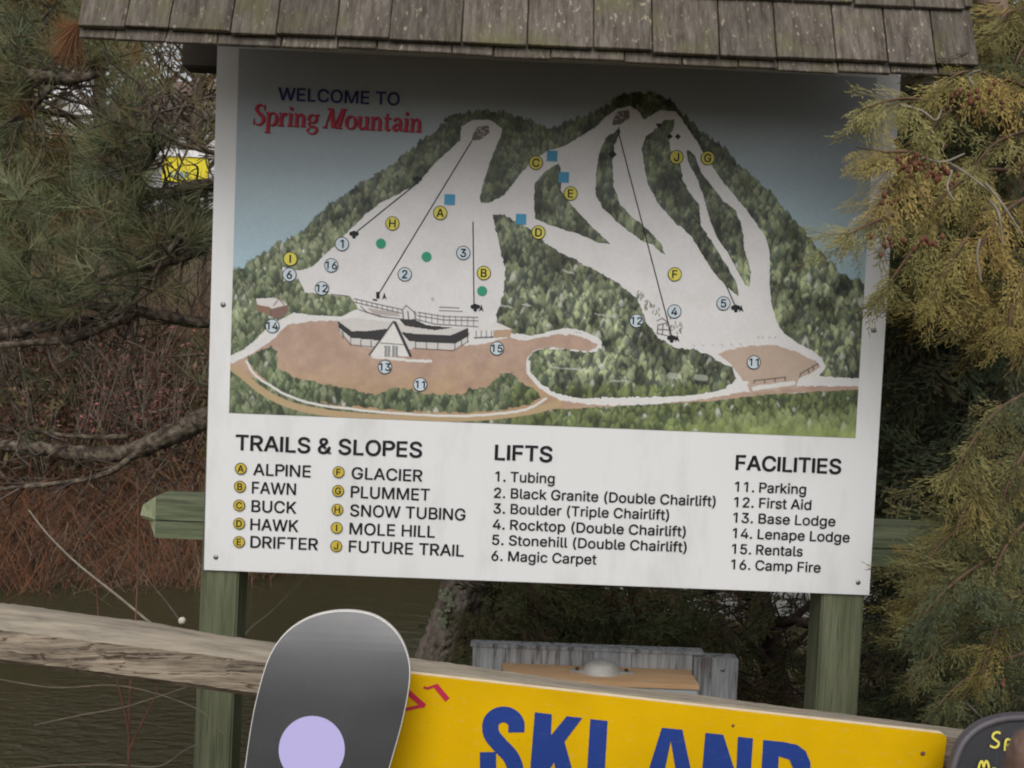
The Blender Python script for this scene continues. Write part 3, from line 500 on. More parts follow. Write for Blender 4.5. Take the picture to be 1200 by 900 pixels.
# posts
def post(pxl, pxr, py, kx=0):
    a = at(pxl, py, .0075).x; b = at(pxr, py, .0075).x
    me = box_mesh('post', a, b, .0075, .0975, -.6, 2.34, .004)
    for v in me.vertices: v.co.x += kx*(v.co.z-.98)
    return put('post', me, 'green_wood', sign)
for nm_, st_ in (('green_wood', (30, 30, .5)), ('green_wood_h', (.5, 30, 30))):
    t_ = MATS[nm_].node_tree; b_ = t_.nodes['Principled BSDF']; src_ = b_.inputs['Base Color'].links[0].from_socket
    tc_ = t_.nodes.new('ShaderNodeTexCoord'); mp_ = t_.nodes.new('ShaderNodeMapping'); mp_.inputs['Scale'].default_value = st_; t_.links.new(tc_.outputs['Object'], mp_.inputs[0])
    n_ = t_.nodes.new('ShaderNodeTexNoise'); n_.inputs['Scale'].default_value = 2.4; n_.inputs['Detail'].default_value = 5; t_.links.new(mp_.outputs[0], n_.inputs[0])
    s_ = t_.nodes.new('ShaderNodeMath'); s_.operation = 'SUBTRACT'; s_.inputs[1].default_value = .47; t_.links.new(n_.outputs[0], s_.inputs[0]); a_b = t_.nodes.new('ShaderNodeMath'); a_b.operation = 'ABSOLUTE'; t_.links.new(s_.outputs[0], a_b.inputs[0])
    r_ = ramp(t_, [(.002, (.45, .42, .38)), (.02, (1, 1, 1)), (.12, (.86, .88, .80))]); t_.links.new(a_b.outputs[0], r_.inputs[0])
    m_ = t_.nodes.new('ShaderNodeMixRGB'); m_.blend_type = 'MULTIPLY'; m_.inputs[0].default_value = 1; t_.links.new(src_, m_.inputs[1]); t_.links.new(r_.outputs[0], m_.inputs[2]); t_.links.new(m_.outputs[0], b_.inputs['Base Color'])
post(234.5, 279, 700, .014); post(960, 1009.5, 760)
# cross beam with pointed ends
def cross_beam():
    yb0, yb1 = .099, .185
    for k, (pt, pb) in enumerate([(582.5, 609.6), (611.2, 631)]):
        zt, zb = at(200, pt, yb0).z, at(200, pb, yb0).z
        xa = at(182, 605, yb0).x; xt = at(164.5, 600, (yb0+yb1)/2).x
        xb = -xa+.06; xbt = xb+.035
        zm = at(165, 601, yb0).z
        zlo, zhi = zb, zt
        tipz_hi = min(zhi, zm+.012) if k == 0 else zhi-.001
        tipz_lo = zlo+.001 if k == 0 else zlo+.034
        ym = (yb0+yb1)/2
        V = [(xa, yb0, zlo), (xa, yb1, zlo), (xa, yb1, zhi), (xa, yb0, zhi),
             (xb, yb0, zlo), (xb, yb1, zlo), (xb, yb1, zhi), (xb, yb0, zhi),
             (xt+(0 if k == 0 else .022), ym, tipz_lo), (xt+(.006 if k == 0 else 0), ym, tipz_hi), (xbt, ym, tipz_lo), (xbt, ym, tipz_hi)]
        F = [(0, 4, 7, 3), (2, 6, 5, 1), (3, 7, 6, 2), (1, 5, 4, 0),
             (0, 3, 9, 8), (9, 2, 1, 8), (3, 2, 9), (1, 0, 8), (7, 4, 10, 11), (5, 6, 11, 10), (6, 7, 11), (4, 5, 10)]
        me = py_mesh('cross_beam', V, F)
        me.materials.append(MATS['green_wood_h']); me.materials.append(MATS['end_grain'])
        for i, p in enumerate(me.polygons): p.material_index = 1 if i >= 4 else 0
        put('cross_beam', me, None, sign)
cross_beam()
# header beam under the roof
hx0 = at(213, 70, .1).x; hx1 = at(1106, 100, .1).x; hz = at(235, 79, .1).z
put('header_beam', box_mesh('header_beam', hx0, hx1, .099, .16, hz, hz+.19, .004), 'dark_wood', sign)
# bolts
for px, py, r in [(261.5, 357, 3.2), (253, 653, 3), (1024, 387, 3.2), (1005.5, 682.5, 3), (645.5, 675.5, .1)][:4]:
    p = at(px, py, 0); bm = bmesh.new()
    rr = r/501
    bmesh.ops.create_uvsphere(bm, u_segments=12, v_segments=6, radius=rr)
    for v in bm.verts: v.co = Vector((v.co.x, v.co.z*.4, v.co.y))+Vector((p.x, -.0005, p.z))
    me = bpy.data.meshes.new('bolt'); bm.to_mesh(me); bm.free(); put('bolt', me, 'steel', panel, True)

# ---------------------------------------------------------------- printed map: painted on a fine grid of coloured points
pa = [at(278, 62), at(270.5, 484), at(1004, 513), at(1026, 86)]
mx0 = (pa[0].x+pa[1].x)/2; mx1 = (pa[2].x+pa[3].x)/2; mz0 = (pa[1].z+pa[2].z)/2; mz1 = (pa[0].z+pa[3].z)/2
GW, GH = 1000, 580
gx = np.linspace(mx0, mx1, GW); gz = np.linspace(mz1, mz0, GH)
GX, GZ = np.meshgrid(gx, gz)
PP = np.stack([GX, np.zeros_like(GX), GZ], -1)
D_ = PP-CP; wv = D_@CF
PX = 600+FPX*(D_@CR)/wv; PY = 450-FPX*(D_@CU)/wv
def smooth_noise(cell, seed, oct=3):
    r = np.random.default_rng(seed); out = np.zeros(GX.shape); amp = 1; tot = 0
    for o in range(oct):
        c = max(2, cell/(2**o)); nx = int(GW/c)+3; ny = int(GH/c)+3; g = r.random((ny, nx))
        x = np.arange(GW)/c; y = np.arange(GH)/c; xi = x.astype(int); yi = y.astype(int); fx = x-xi; fy = y-yi
        fx = fx*fx*(3-2*fx); fy = fy*fy*(3-2*fy)
        a = g[yi][:, xi]; b = g[yi][:, xi+1]; c_ = g[yi+1][:, xi]; d = g[yi+1][:, xi+1]
        out += amp*((a*(1-fx)+b*fx)*(1-fy)[:, None]+(c_*(1-fx)+d*fx)*fy[:, None]); tot += amp; amp *= .5
    return out/tot
def inpoly(P, ragged=0.0, seed=1):
    P = np.array(P, float); X = PX; Y = PY
    if ragged:
        X = X+(smooth_noise(7, seed, 2)-.5)*2*ragged; Y = Y+(smooth_noise(6, seed+50, 2)-.5)*2.6*ragged
    x0, x1, y0, y1 = P[:, 0].min(), P[:, 0].max(), P[:, 1].min(), P[:, 1].max()
    m = np.zeros(X.shape, bool); sel = (X >= x0) & (X <= x1) & (Y >= y0) & (Y <= y1)
    xs = X[sel]; ys = Y[sel]; r = np.zeros(xs.shape, bool); j = len(P)-1
    for i in range(len(P)):
        xi, yi = P[i]; xj, yj = P[j]
        if yi != yj:
            c = ((yi > ys) != (yj > ys)) & (xs < (xj-xi)*(ys-yi)/(yj-yi)+xi); r ^= c
        j = i
    m[sel] = r; return m
IMG = np.zeros(GX.shape+(3,))
def fill(mask, c, c2=None, n=None):
    c = np.array(c)
    if c2 is None: IMG[mask] = c
    else: t = n[mask][:, None]; IMG[mask] = c*(1-t)+np.array(c2)*t
def line(P, wd, c, alpha=1.0):
    c = np.array(c)
    for (xa, ya), (xb, yb) in zip(P[:-1], P[1:]):
        L2 = max((xb-xa)**2+(yb-ya)**2, 1e-6)
        sel = (PX > min(xa, xb)-wd-1) & (PX < max(xa, xb)+wd+1) & (PY > min(ya, yb)-wd-1) & (PY < max(ya, yb)+wd+1)
        iy, ix = np.nonzero(sel)
        if not len(iy): continue
        i0, i1, j0, j1 = iy.min(), iy.max()+1, ix.min(), ix.max()+1
        X = PX[i0:i1, j0:j1]; Y = PY[i0:i1, j0:j1]
        t = np.clip(((X-xa)*(xb-xa)+(Y-ya)*(yb-ya))/L2, 0, 1)
        d = np.hypot(X-xa-t*(xb-xa), Y-ya-t*(yb-ya)); a = (np.clip((wd/2+.45-d)/.9, 0, 1)*alpha)[..., None]
        IMG[i0:i1, j0:j1] = IMG[i0:i1, j0:j1]*(1-a)+c*a
n1 = smooth_noise(120, 3, 5); n2 = smooth_noise(26, 4, 4); n3 = smooth_noise(7, 5, 3); nst = smooth_noise(60, 9, 2)
# print sky: greyer at the top, bluer toward the ridge
t = np.clip((PY-60)/260, 0, 1)[..., None]
IMG[:] = np.array([.36, .365, .385])*(1-t)+np.array([.33, .46, .52])*t
IMG *= (1+(n1-.5)*.22+(n3-.5)*.05)[..., None]
SKYL = [(268, 318), (275, 317), (282, 315), (295, 305), (307, 300), (322, 290), (337, 283), (357, 267), (380, 246), (410, 227), (420, 217), (437, 210), (460, 195), (477, 180), (492, 167), (512, 152), (527, 136), (547, 132), (573, 130), (600, 135), (620, 142), (647, 152), (663, 142), (690, 137), (712, 123), (730, 111), (745, 107), (765, 108), (780, 115), (792, 124), (800, 136), (817, 150), (830, 161), (845, 170), (865, 192), (882, 207), (902, 227), (920, 250), (937, 265), (947, 277), (960, 297), (977, 312), (985, 325), (1000, 327), (1014, 334)]
SNOW = [(331, 313), (350, 317), (367, 312), (390, 290), (410, 270), (430, 250), (447, 237), (472, 225), (490, 215), (502, 200), (520, 182), (539, 165), (541, 148), (555, 140), (575, 141), (588, 150), (587, 160), (577, 182), (567, 212), (562, 232), (564, 238), (572, 238), (590, 229), (605, 210), (620, 192), (640, 178), (660, 172), (680, 160), (697, 150), (710, 137), (722, 128), (738, 124), (748, 130), (755, 141), (762, 136), (775, 129), (792, 131), (800, 142), (817, 167), (835, 195), (850, 217), (867, 237), (885, 260), (897, 277), (902, 295), (902, 335), (904, 356), (911, 379), (918, 390), (936, 403), (953, 412), (964, 421), (967, 431), (960, 441), (1012, 444), (1012, 456), (900, 462), (830, 470), (650, 480), (560, 488), (400, 480), (290, 440), (268, 425), (268, 418), (290, 409), (302, 398), (312, 387), (330, 375), (345, 366), (357, 369), (400, 371), (420, 362), (410, 347), (380, 345), (357, 342), (350, 327), (332, 330)]
land = inpoly(SKYL+[(1014, 520), (268, 520)], 2.6, 21)
snow = inpoly(SNOW, .8, 31)
I2 = [(654, 192), (657, 196), (657, 222), (665, 235), (680, 252), (700, 272), (715, 286), (700, 284), (680, 275), (660, 269), (640, 262), (627, 256), (626, 245), (627, 215), (640, 200)]
I3 = [(726, 149), (720, 155), (710, 162), (702, 180), (698, 207), (698, 227), (705, 242), (720, 257), (735, 270), (750, 281), (765, 287), (779, 299), (775, 287), (760, 270), (742, 255), (727, 240), (719, 220), (718, 190), (720, 170), (727, 155)]
I4 = [(790, 140), (780, 140), (770, 150), (757, 160), (752, 175), (755, 197), (760, 217), (772, 240), (790, 260), (810, 277), (822, 297), (836, 319), (850, 335), (866, 347), (862, 330), (850, 309), (845, 300), (835, 285), (822, 265), (819, 240), (807, 225), (800, 210), (797, 192), (785, 175), (783, 162), (790, 148)]
I5 = [(805, 175), (814, 182), (822, 202), (835, 220), (847, 235), (862, 247), (869, 265), (872, 290), (880, 320), (878, 335), (873, 333), (866, 321), (857, 305), (852, 295), (842, 282), (832, 260), (826, 235), (817, 210), (805, 187)]
F1 = [(576, 252), (592, 252), (605, 260), (622, 269), (640, 285), (665, 300), (695, 315), (715, 327), (735, 340), (748, 352), (757, 377), (772, 397), (790, 407), (815, 410), (837, 420), (858, 432), (862, 445), (850, 456), (837, 460), (790, 465), (730, 466), (690, 467), (665, 464), (650, 460), (635, 450), (620, 435), (619, 420), (627, 411), (640, 408), (692, 413), (706, 408), (702, 398), (680, 390), (665, 386), (650, 387), (627, 393), (605, 392), (585, 378), (582, 370), (589, 347), (592, 327), (591, 312), (584, 280)]
F2 = [(290, 417), (317, 406), (325, 410), (325, 430), (347, 442), (370, 447), (405, 455), (437, 462), (462, 455), (475, 455), (500, 462), (545, 462), (550, 455), (570, 455), (585, 440), (600, 436), (610, 447), (627, 455), (635, 465), (622, 472), (590, 481), (540, 484), (475, 482), (400, 475), (355, 467), (325, 455), (300, 437), (291, 425)]
F3 = [(590, 494), (650, 480), (700, 482), (760, 480), (830, 473), (900, 464), (960, 460), (1012, 458), (1012, 520), (590, 520)]
F4 = [(268, 435), (285, 440), (310, 456), (330, 467), (350, 472), (380, 485), (425, 492), (268, 492)]
LOT = [(268, 428), (300, 412), (322, 396), (337, 380), (365, 377), (395, 375), (410, 395), (440, 410), (560, 404), (600, 395), (627, 397), (655, 391), (680, 394), (701, 404), (692, 411), (640, 407), (624, 412), (616, 422), (618, 437), (632, 452), (655, 469), (700, 475), (760, 475), (830, 467), (880, 458), (940, 453), (1012, 452), (1012, 459), (940, 460), (880, 465), (830, 473), (760, 481), (650, 482), (560, 493), (400, 494), (320, 474), (268, 448)]
LOT2 = [(840, 415), (870, 406), (905, 404), (930, 411), (955, 423), (961, 430), (950, 437), (935, 444), (934, 455), (880, 460), (874, 450), (866, 440), (858, 430), (850, 421)]
masks = {k: inpoly(v, rg, sd_) for k, v, rg, sd_ in [('I2', I2, .8, 41), ('I3', I3, 1.0, 42), ('I4', I4, 1.0, 43), ('I5', I5, .8, 44), ('F1', F1, 1.8, 45), ('F2', F2, 2.2, 46), ('F3', F3, 2.2, 47), ('F4', F4, 2, 48), ('LOT', LOT, 1.2, 49), ('LOT2', LOT2, 1.2, 50)]}
forest = (land & ~snow)
for k in ('I2', 'I3', 'I4', 'I5', 'F1', 'F2', 'F3', 'F4'): forest |= masks[k]
fill(snow, (.60, .585, .58), (.68, .67, .67), n2)
fill(masks['LOT'] & ~(land & ~snow), (.36, .24, .18), (.46, .33, .26), n2)
fill(masks['LOT2'], (.42, .32, .25), (.47, .37, .30), n2)
sh = masks['LOT'] & (PX < 660); tt = np.clip((PY-425)/50+(n2-.5), 0, 1)[sh][:, None]; IMG[sh] *= 1-tt*np.array([.04, .06, .30])
sh = masks['LOT']; IMG[sh] *= (1+(smooth_noise(14, 88, 3)-.5)*.3)[sh][:, None]
forest &= ~(masks['LOT2'] & ~masks['F1'])
fill(forest, (.035, .045, .03), (.13, .15, .08), n2)
IMG0 = IMG.copy()
# tree dabs: little upright crowns, light side left, dark foot
fy_, fx_ = np.nonzero(forest)
def dab(i, j, a, b, col, edge):
    i0, i1, j0, j1 = max(0, int(i-b)-1), min(GH, int(i+b)+2), max(0, int(j-a)-1), min(GW, int(j+a)+2)
    if i1 <= i0 or j1 <= j0: return
    yy, xx = np.mgrid[i0:i1, j0:j1]
    ex = a*(1-.45*np.clip((i-yy)/b, 0, 1))
    d = np.hypot((xx-j)/ex, (yy-i)/b)
    m = (d < 1) & DABM[i0:i1, j0:j1]
    sh = np.clip(.75+.35*(-(xx-j)/a)*.6+.35*(i-yy)/b, .45, 1.35)
    al = np.clip((1-d)*2.2, 0, .85)*m
    c = col*sh[..., None]
    IMG[i0:i1, j0:j1] = IMG[i0:i1, j0:j1]*(1-al[..., None])+c*al[..., None]
    if edge:
        rim = (d > .8) & (d < 1.05) & ((xx-j) > -.2*a) & DABM[i0:i1, j0:j1]
        IMG[i0:i1, j0:j1][rim] *= .6
grow = forest.copy()
DABM = forest.copy(); DABM[:-5] |= forest[5:] & ~snow[:-5]
idx = NR.permutation(len(fy_))[:7500]; idx = idx[np.argsort(PY[fy_[idx], fx_[idx]])]
for q in idx:
    i, j = fy_[q], fx_[q]; px, py = PX[i, j], PY[i, j]
    up = np.clip((py-130)/240, 0, 1)
    r_ = NR.random()
    if py > 455 and px > 600:
        base = np.array([.16, .20, .06]) if r_ < .6 else np.array([.06, .085, .035])
        if py > 488 and px > 850: base = np.array([.20, .245, .09])
    elif py > 395 and px < 640: base = [np.array([.055, .08, .045]), np.array([.13, .17, .075]), np.array([.20, .235, .12])][int(r_*2.99)]
    elif px < 430 and py > 260: base = [np.array([.07, .10, .055]), np.array([.17, .21, .10]), np.array([.27, .30, .17])][int(r_*2.99)]
    else:
        lt = .35+.65*up
        base = [np.array([.04, .05, .04]), np.array([.11, .135, .07]), np.array([.24, .28, .13])*lt, np.array([.055, .07, .05]), np.array([.19, .22, .12])*lt][int(r_*4.99)]
        clump = n1[i, j]
        base = base*(.55+1.0*np.clip((clump*.5+n2[i, j]*.5-.42)*6, 0, 1))
    base = base*NR.uniform(.8, 1.25); base = base*.8+base.mean()*.2
    if NR.random() < .018 and py > 300: base = np.array([.42, .43, .38]); 
    sz = NR.uniform(3.0, 7.5)*(.7 if py < 200 else 1)
    if NR.random() < .03 and px < 420: base = np.array([.55, .54, .5]); sz *= .6
    dab(i, j, sz, sz*NR.uniform(1.0, 2.6), base, NR.random() < .3)
# dark outline where forest islands meet snow, white spatter at the ridge side
for k in ('I2', 'I3', 'I4', 'I5', 'F1'):
    m = masks[k]; e = np.zeros_like(m); e[1:-1, 1:-1] = m[1:-1, 1:-1] & ~(m[:-2, 1:-1] & m[2:, 1:-1] & m[1:-1, :-2] & m[1:-1, 2:])
    IMG[e] = IMG[e]*.45
bot = (PY > 480) & (PX > 780) & masks['F3']; tt = np.clip((PY-488)/22, 0, 1)*np.clip((PX-720)/180, 0, 1)*.8
IMG[bot] = IMG[bot]*(1-tt[bot][:, None])+np.array([.21, .255, .085])*tt[bot][:, None]
IMG[forest] *= (1.22+(n2-.5)*1.35+(n3-.5)*.3)[forest][:, None]
# banks of snow, roads
WH = (.64, .63, .61)
def bank(P, wd):
    P2 = catmull([(a, b) for a, b in P], 6)
    P2 = [(p[0]+R.uniform(-.5, .5), p[1]+R.uniform(-.6, .6)) for p in P2]; line(P2, wd, WH)
line([(p[0], p[1]) for p in catmull([(268, 428), (285, 440), (310, 460), (345, 476), (400, 486), (470, 490), (560, 489), (620, 482), (655, 473)], 6)], 8, (.42, .31, .18))
bank([(289, 424), (300, 440), (325, 457), (355, 470), (400, 478), (475, 485), (547, 487), (600, 483), (625, 476), (640, 467)], 2.6)
bank([(619, 424), (620, 437), (634, 453), (650, 463), (670, 468), (700, 469), (760, 468), (800, 466), (837, 461), (862, 453), (875, 448)], 4.2)
bank([(592, 392), (612, 397), (632, 394), (650, 389), (665, 386), (684, 390), (700, 397), (704, 403)], 3)
bank([(272, 419), (290, 409), (304, 397), (315, 386), (332, 376), (347, 370), (370, 372), (396, 374)], 4.5)
bank([(884, 455), (905, 452), (930, 449)], 5); bank([(950, 442), (975, 446), (1008, 447)], 5)
bank([(437, 418), (460, 420), (485, 423), (505, 423)], 3)
for a in [(585, 358, 600, 360), (612, 357, 622, 358), (697, 368, 722, 371), (645, 431, 692, 434), (715, 446, 738, 447), (660, 317, 672, 320)]:
    for q_ in range(5): f_ = q_/5; line([(a[0]+(a[2]-a[0])*f_, a[1]+(a[3]-a[1])*f_+R.uniform(-1, 1)), (a[0]+(a[2]-a[0])*(f_+.2), a[1]+(a[3]-a[1])*(f_+.2)+R.uniform(-.5, .8))], R.uniform(1, 2.2), (.5, .5, .46), .6)
for xx, yy in [(790, 440), (822, 442)]: line([(xx-5, yy), (xx+4, yy+1)], 7, (.5, .52, .44), .45)
# lodge and buildings
DK = (.035, .032, .035); INK = (.05, .045, .045)
fill(inpoly([(396, 376), (414, 372), (455, 377), (466, 378), (500, 386), (548, 384), (552, 390), (547, 400), (533, 410), (500, 409), (440, 409), (412, 404), (398, 390)]), (.56, .54, .52))
fill(inpoly([(396, 376), (412, 388), (430, 388), (455, 385), (445, 399), (412, 396), (397, 384)]), DK)
fill(inpoly([(470, 389), (485, 391), (528, 393), (549, 384), (549, 394), (533, 403), (480, 400)]), DK)
fill(inpoly([(468, 374), (485, 374), (500, 381), (530, 384), (510, 387), (475, 382)]), DK)
for x, y0, y1 in [(402, 388, 397), (411, 396, 404), (423, 398, 406), (435, 399, 407), (487, 401, 408), (500, 401, 409), (513, 402, 410), (533, 402, 410), (541, 397, 405), (548, 393, 401)]: line([(x, y0), (x, y1)], 1, INK)
line([(397, 386), (411, 404), (440, 407)], 1, INK); line([(484, 408), (531, 411), (549, 400)], 1, INK)
fill(inpoly([(461, 378), (433, 417), (481, 418)]), (.66, .65, .63))
line([(461, 377), (433, 416)], 2, DK); line([(463, 378), (481, 417)], 3.4, DK); line([(446, 402), (474, 404)], 1, INK)
for x in (450.5, 459.5): fill(inpoly([(x, 405), (x+7, 405.5), (x+7, 418.5), (x, 418)]), (.25, .25, .25)); line([(x+3.5, 405), (x+3.5, 418)], .8, (.55, .55, .55))
for P in [[(415, 350), (440, 356), (472, 363)], [(415, 354), (440, 360), (470, 367)], [(421, 363), (445, 371), (472, 374)], [(423, 359), (430, 366), (452, 372)], [(471, 364), (476, 358), (488, 368)], [(490, 366), (520, 371), (560, 372)], [(489, 370), (520, 375), (560, 376)], [(487, 374), (510, 380), (560, 383)], [(515, 360), (538, 361)], [(515, 364), (542, 365)], [(388, 345), (408, 347)]]: line(P, 1.1, INK)
for x in np.arange(418, 470, 6): line([(x, 350+(x-415)*.23), (x, 355+(x-415)*.23)], .8, INK)
for x in np.arange(492, 560, 7): line([(x, 367+(x-490)*.08), (x, 377+(x-490)*.08)], .8, INK)
fill(inpoly([(430, 361), (465, 366), (470, 371), (440, 369)]), (.4, .36, .34))
for x in (472, 478, 486): line([(x, 365), (x+1, 376)], 1.4, INK)
fill(inpoly([(557, 388), (582, 377), (602, 386), (592, 388), (580, 384), (565, 389)]), (.62, .6, .57)); fill(inpoly([(578, 387), (600, 386), (598, 395), (578, 396)]), (.42, .29, .2))
line([(582, 377), (602, 386)], 1, INK); line([(556, 396), (578, 395)], 1.6, INK)
for x in (558, 564, 570, 576): line([(x, 388), (x, 396)], 1, INK)
fill(inpoly([(300, 350), (322, 349), (330, 352), (338, 358), (320, 362), (302, 357)]), (.6, .58, .56)); fill(inpoly([(301, 357), (317, 360), (317, 369), (301, 364)]), (.24, .14, .10)); fill(inpoly([(318, 362), (338, 357), (338, 365), (328, 373), (317, 371)]), (.20, .12, .10)); line([(321, 358), (327, 350), (333, 357)], 1.3, (.2, .1, .1))
# summit stations and lower station
for cx, cy in [(563.5, 156), (728, 138)]:
    fill(inpoly([(cx-9, cy+1), (cx-4, cy-7), (cx+9, cy-9), (cx+10, cy), (cx-1, cy+8), (cx-11, cy+9)]), (.16, .12, .12))
    for k in range(9): a = R.uniform(-8, 7); b = R.uniform(-6, 5); line([(cx+a, cy+b), (cx+a+R.uniform(1, 3), cy+b+R.uniform(-2, 3))], 1.2, (.5, .46, .46))
for P in [[(770, 376), (776, 373), (783, 378), (771, 381), (770, 391)], [(783, 378), (785, 393)], [(777, 380), (776, 392)], [(771, 386), (788, 387)], [(771, 391), (784, 394)]]: line(P, 1.2, INK)
for P in [[(883, 449), (884, 446), (920, 442), (920, 446)], [(896, 446), (896, 449)], [(908, 444), (908, 447)], [(937, 442), (938, 438), (958, 426), (959, 429)], [(947, 434), (948, 437)], [(953, 430), (953, 434)]]: line(P, 1.2, INK)
for x in (888, 893, 901, 908): line([(x, 396), (x+1, 395)], 1.4, (.35, .35, .33))
for x in np.arange(812, 870, 11): line([(x, 405-(x-812)*.05), (x+2, 405)], 1.3, (.42, .41, .4))
for k in range(46):
    x = R.uniform(745, 800); y = 345+(x-745)*.75+R.uniform(-4, 10); line([(x, y), (x+R.uniform(-1, 1.5), y-R.uniform(2, 5))], 1.1, (.12, .12, .09))
line([(507, 350), (507, 351.5)], 3, (.3, .29, .29), .7)
# thin wear: pale scratches in the sky, grime
for k in range(130):
    x = R.uniform(282, 1010); y = R.uniform(120, 330); line([(x, y), (x+R.uniform(-1, 1), y+R.uniform(3, 14))], .8, (.5, .55, .57), .10)
IMG *= (1+(smooth_noise(3, 77, 2)-.5)*.10)[..., None]
IMG[...] = np.clip(IMG, .004, .8)
a_ = (np.arange(GH-1)[:, None]*GW+np.arange(GW-1)[None, :]).ravel()
Fm = np.stack([a_, a_+GW, a_+GW+1, a_+1], 1)
Vm = np.stack([GX.ravel(), np.full(GX.size, -.0012), GZ.ravel()], 1)
put('printed_map', np_mesh('printed_map', Vm, Fm, IMG.reshape(-1, 3)), 'print_map', panel)

# ---------------------------------------------------------------- lettering
PXM = 1/501.0
def sp(px, py): p = at(px, py, 0); return (p.x, p.z)
def words(body, pxl, pyb, pxr, cap, m='ink_black', bold=.012, Y=-.0014, ref=None):
    x0, z0 = sp(pxl, pyb); x1 = sp(pxr, pyb+(pxr-pxl)*.0395)[0]
    P = Print(Y, .00001); set_text(P, body, x0, z0, x1, cap*PXM, m, bold*3.4+.012); P.build('lettering', panel)
words('TRAILS & SLOPES', 276.5, 527.3, 494, 17.6, bold=.018)
for b_, l, y, r in [('ALPINE', 297, 556.6, 364), ('FAWN', 295.5, 578, 346.5), ('BUCK', 295, 599.6, 347), ('HAWK', 293.7, 621, 349.3), ('DRIFTER', 293.7, 641.5, 372.3),
                    ('GLACIER', 412.3, 561, 494.7), ('PLUMMET', 411.3, 583, 503.3), ('SNOW TUBING', 410.5, 604.6, 545), ('MOLE HILL', 409.7, 626, 509.5), ('FUTURE TRAIL', 409, 646.8, 543.3)]:
    words(b_, l, y, r, 13.6, bold=.012)
words('LIFTS', 580.3, 538.6, 646.5, 17.6, bold=.022)
for b_, l, y, r in [('1. Tubing', 580.3, 563.8, 649.5), ('2. Black Granite (Double Chairlift)', 579, 583, 838), ('3. Boulder (Triple Chairlift)', 578.3, 601.2, 783.5), ('4. Rocktop (Double Chairlift)', 577.5, 619.8, 803), ('5. Stonehill (Double Chairlift)', 576.7, 638, 804), ('6. Magic Carpet', 576, 656.6, 698.5),
                    ('11. Parking', 861, 575.8, 944), ('12. First Aid', 860, 593.8, 950), ('13. Base Lodge', 859, 612, 978.3), ('14. Lenape Lodge', 858.3, 630.2, 995), ('15. Rentals', 857.5, 648.6, 940), ('16. Camp Fire', 856.5, 666.8, 961)]:
    words(b_, l, y, r, 11.6, bold=.014)
words('FACILITIES', 862.3, 550.3, 984.7, 17, bold=.022)
words('WELCOME TO', 326.5, 117.5, 468, 14.2, m='ink_navy', bold=.016, Y=-.0026)
# serif red title, drawn stroke by stroke
def ser(x, y, w_=.38): return ([(x-w_/2, y), (x+w_/2, y)], .09)
T = .25
G = {
 'S': (1.05, [([(.86, 1.3), (.66, 1.53), (.36, 1.5), (.2, 1.22), (.42, .94), (.74, .68), (.84, .36), (.62, .06), (.27, .05), (.06, .32)], [.06, .1, .17, .27, .32, .32, .26, .14, .09, .05]), ([(.88, 1.6), (.88, 1.12)], .06), ([(.05, .5), (.05, -.02)], .06)]),
 'p': (1.08, [([(.22, 1), (.22, -.55)], T), ser(.22, -.53, .5), ([(.0, .93), (.22, .97)], .1), ([(.3, .82), (.55, .98), (.82, .82), (.9, .5), (.8, .18), (.55, .02), (.3, .14)], [.08, .13, .22, .28, .22, .11, .06])]),
 'r': (.78, [([(.22, 1), (.22, 0)], T), ser(.22, .03, .5), ([(0, .93), (.22, .97)], .1), ([(.3, .7), (.45, .94), (.66, .9)], [.08, .15, .24])]),
 'i': (.52, [([(.22, 1), (.22, 0)], T), ser(.22, .03, .46), ([(0, .93), (.22, .97)], .1), ([(.22, 1.48), (.22, 1.24)], .26)]),
 'n': (1.12, [([(.22, 1), (.22, 0)], T), ser(.22, .03, .42), ([(0, .93), (.22, .97)], .1), ([(.32, .75), (.5, .94), (.72, .88), (.8, .62)], [.08, .15, .23, .25]), ([(.8, .66), (.8, 0)], T), ser(.8, .03, .42)]),
 'g': (1.02, [([(.45, .96), (.22, .86), (.13, .65), (.22, .44), (.45, .35), (.68, .44), (.77, .65), (.68, .86), (.45, .96)], [.1, .18, .23, .18, .1, .18, .23, .18, .1]), ([(.7, .88), (.98, .98)], .13), ([(.28, .38), (.14, .22), (.3, .08), (.7, .02), (.86, -.2), (.65, -.47), (.3, -.47), (.06, -.27), (.25, -.04)], [.07, .12, .16, .2, .2, .12, .1, .13, .08])]),
 'M': (1.78, [([(.12, 0), (.5, 1.5)], .1), ([(.52, 1.5), (.8, .05)], .32), ([(.82, .05), (1.45, 1.5)], .1), ([(1.22, 0), (1.56, 1.5)], .3), ser(.1, .04, .42), ser(1.25, .04, .56), ser(.42, 1.47, .5), ser(1.58, 1.47, .5)]),
 'o': (1.0, [([(.48, .98), (.2, .85), (.1, .5), (.2, .15), (.48, .02), (.76, .15), (.86, .5), (.76, .85), (.48, .98)], [.1, .2, .28, .2, .1, .2, .28, .2, .1])]),
 'u': (1.12, [([(.22, 1), (.22, .35)], T), ([(.22, .38), (.28, .12), (.5, .04), (.74, .22)], [.25, .22, .14, .08]), ([(.82, 1), (.82, 0)], T), ([(0, .95), (.22, .95)], .1), ([(.6, .95), (.82, .95)], .1), ([(.82, .04), (1.04, .04)], .1)]),
 't': (.72, [([(.26, 1.32), (.26, .3), (.36, .06), (.62, .12)], [.12, .26, .22, .06]), ([(.02, .93), (.6, .93)], .11)]),
 'a': (.98, [([(.14, .74), (.32, .95), (.6, .9), (.7, .65)], [.2, .12, .2, .25]), ([(.7, .7), (.7, .2), (.92, .05)], [.25, .24, .08]), ([(.7, .58), (.34, .47), (.14, .24), (.3, .05), (.62, .18)], [.08, .15, .25, .18, .08])]),
}
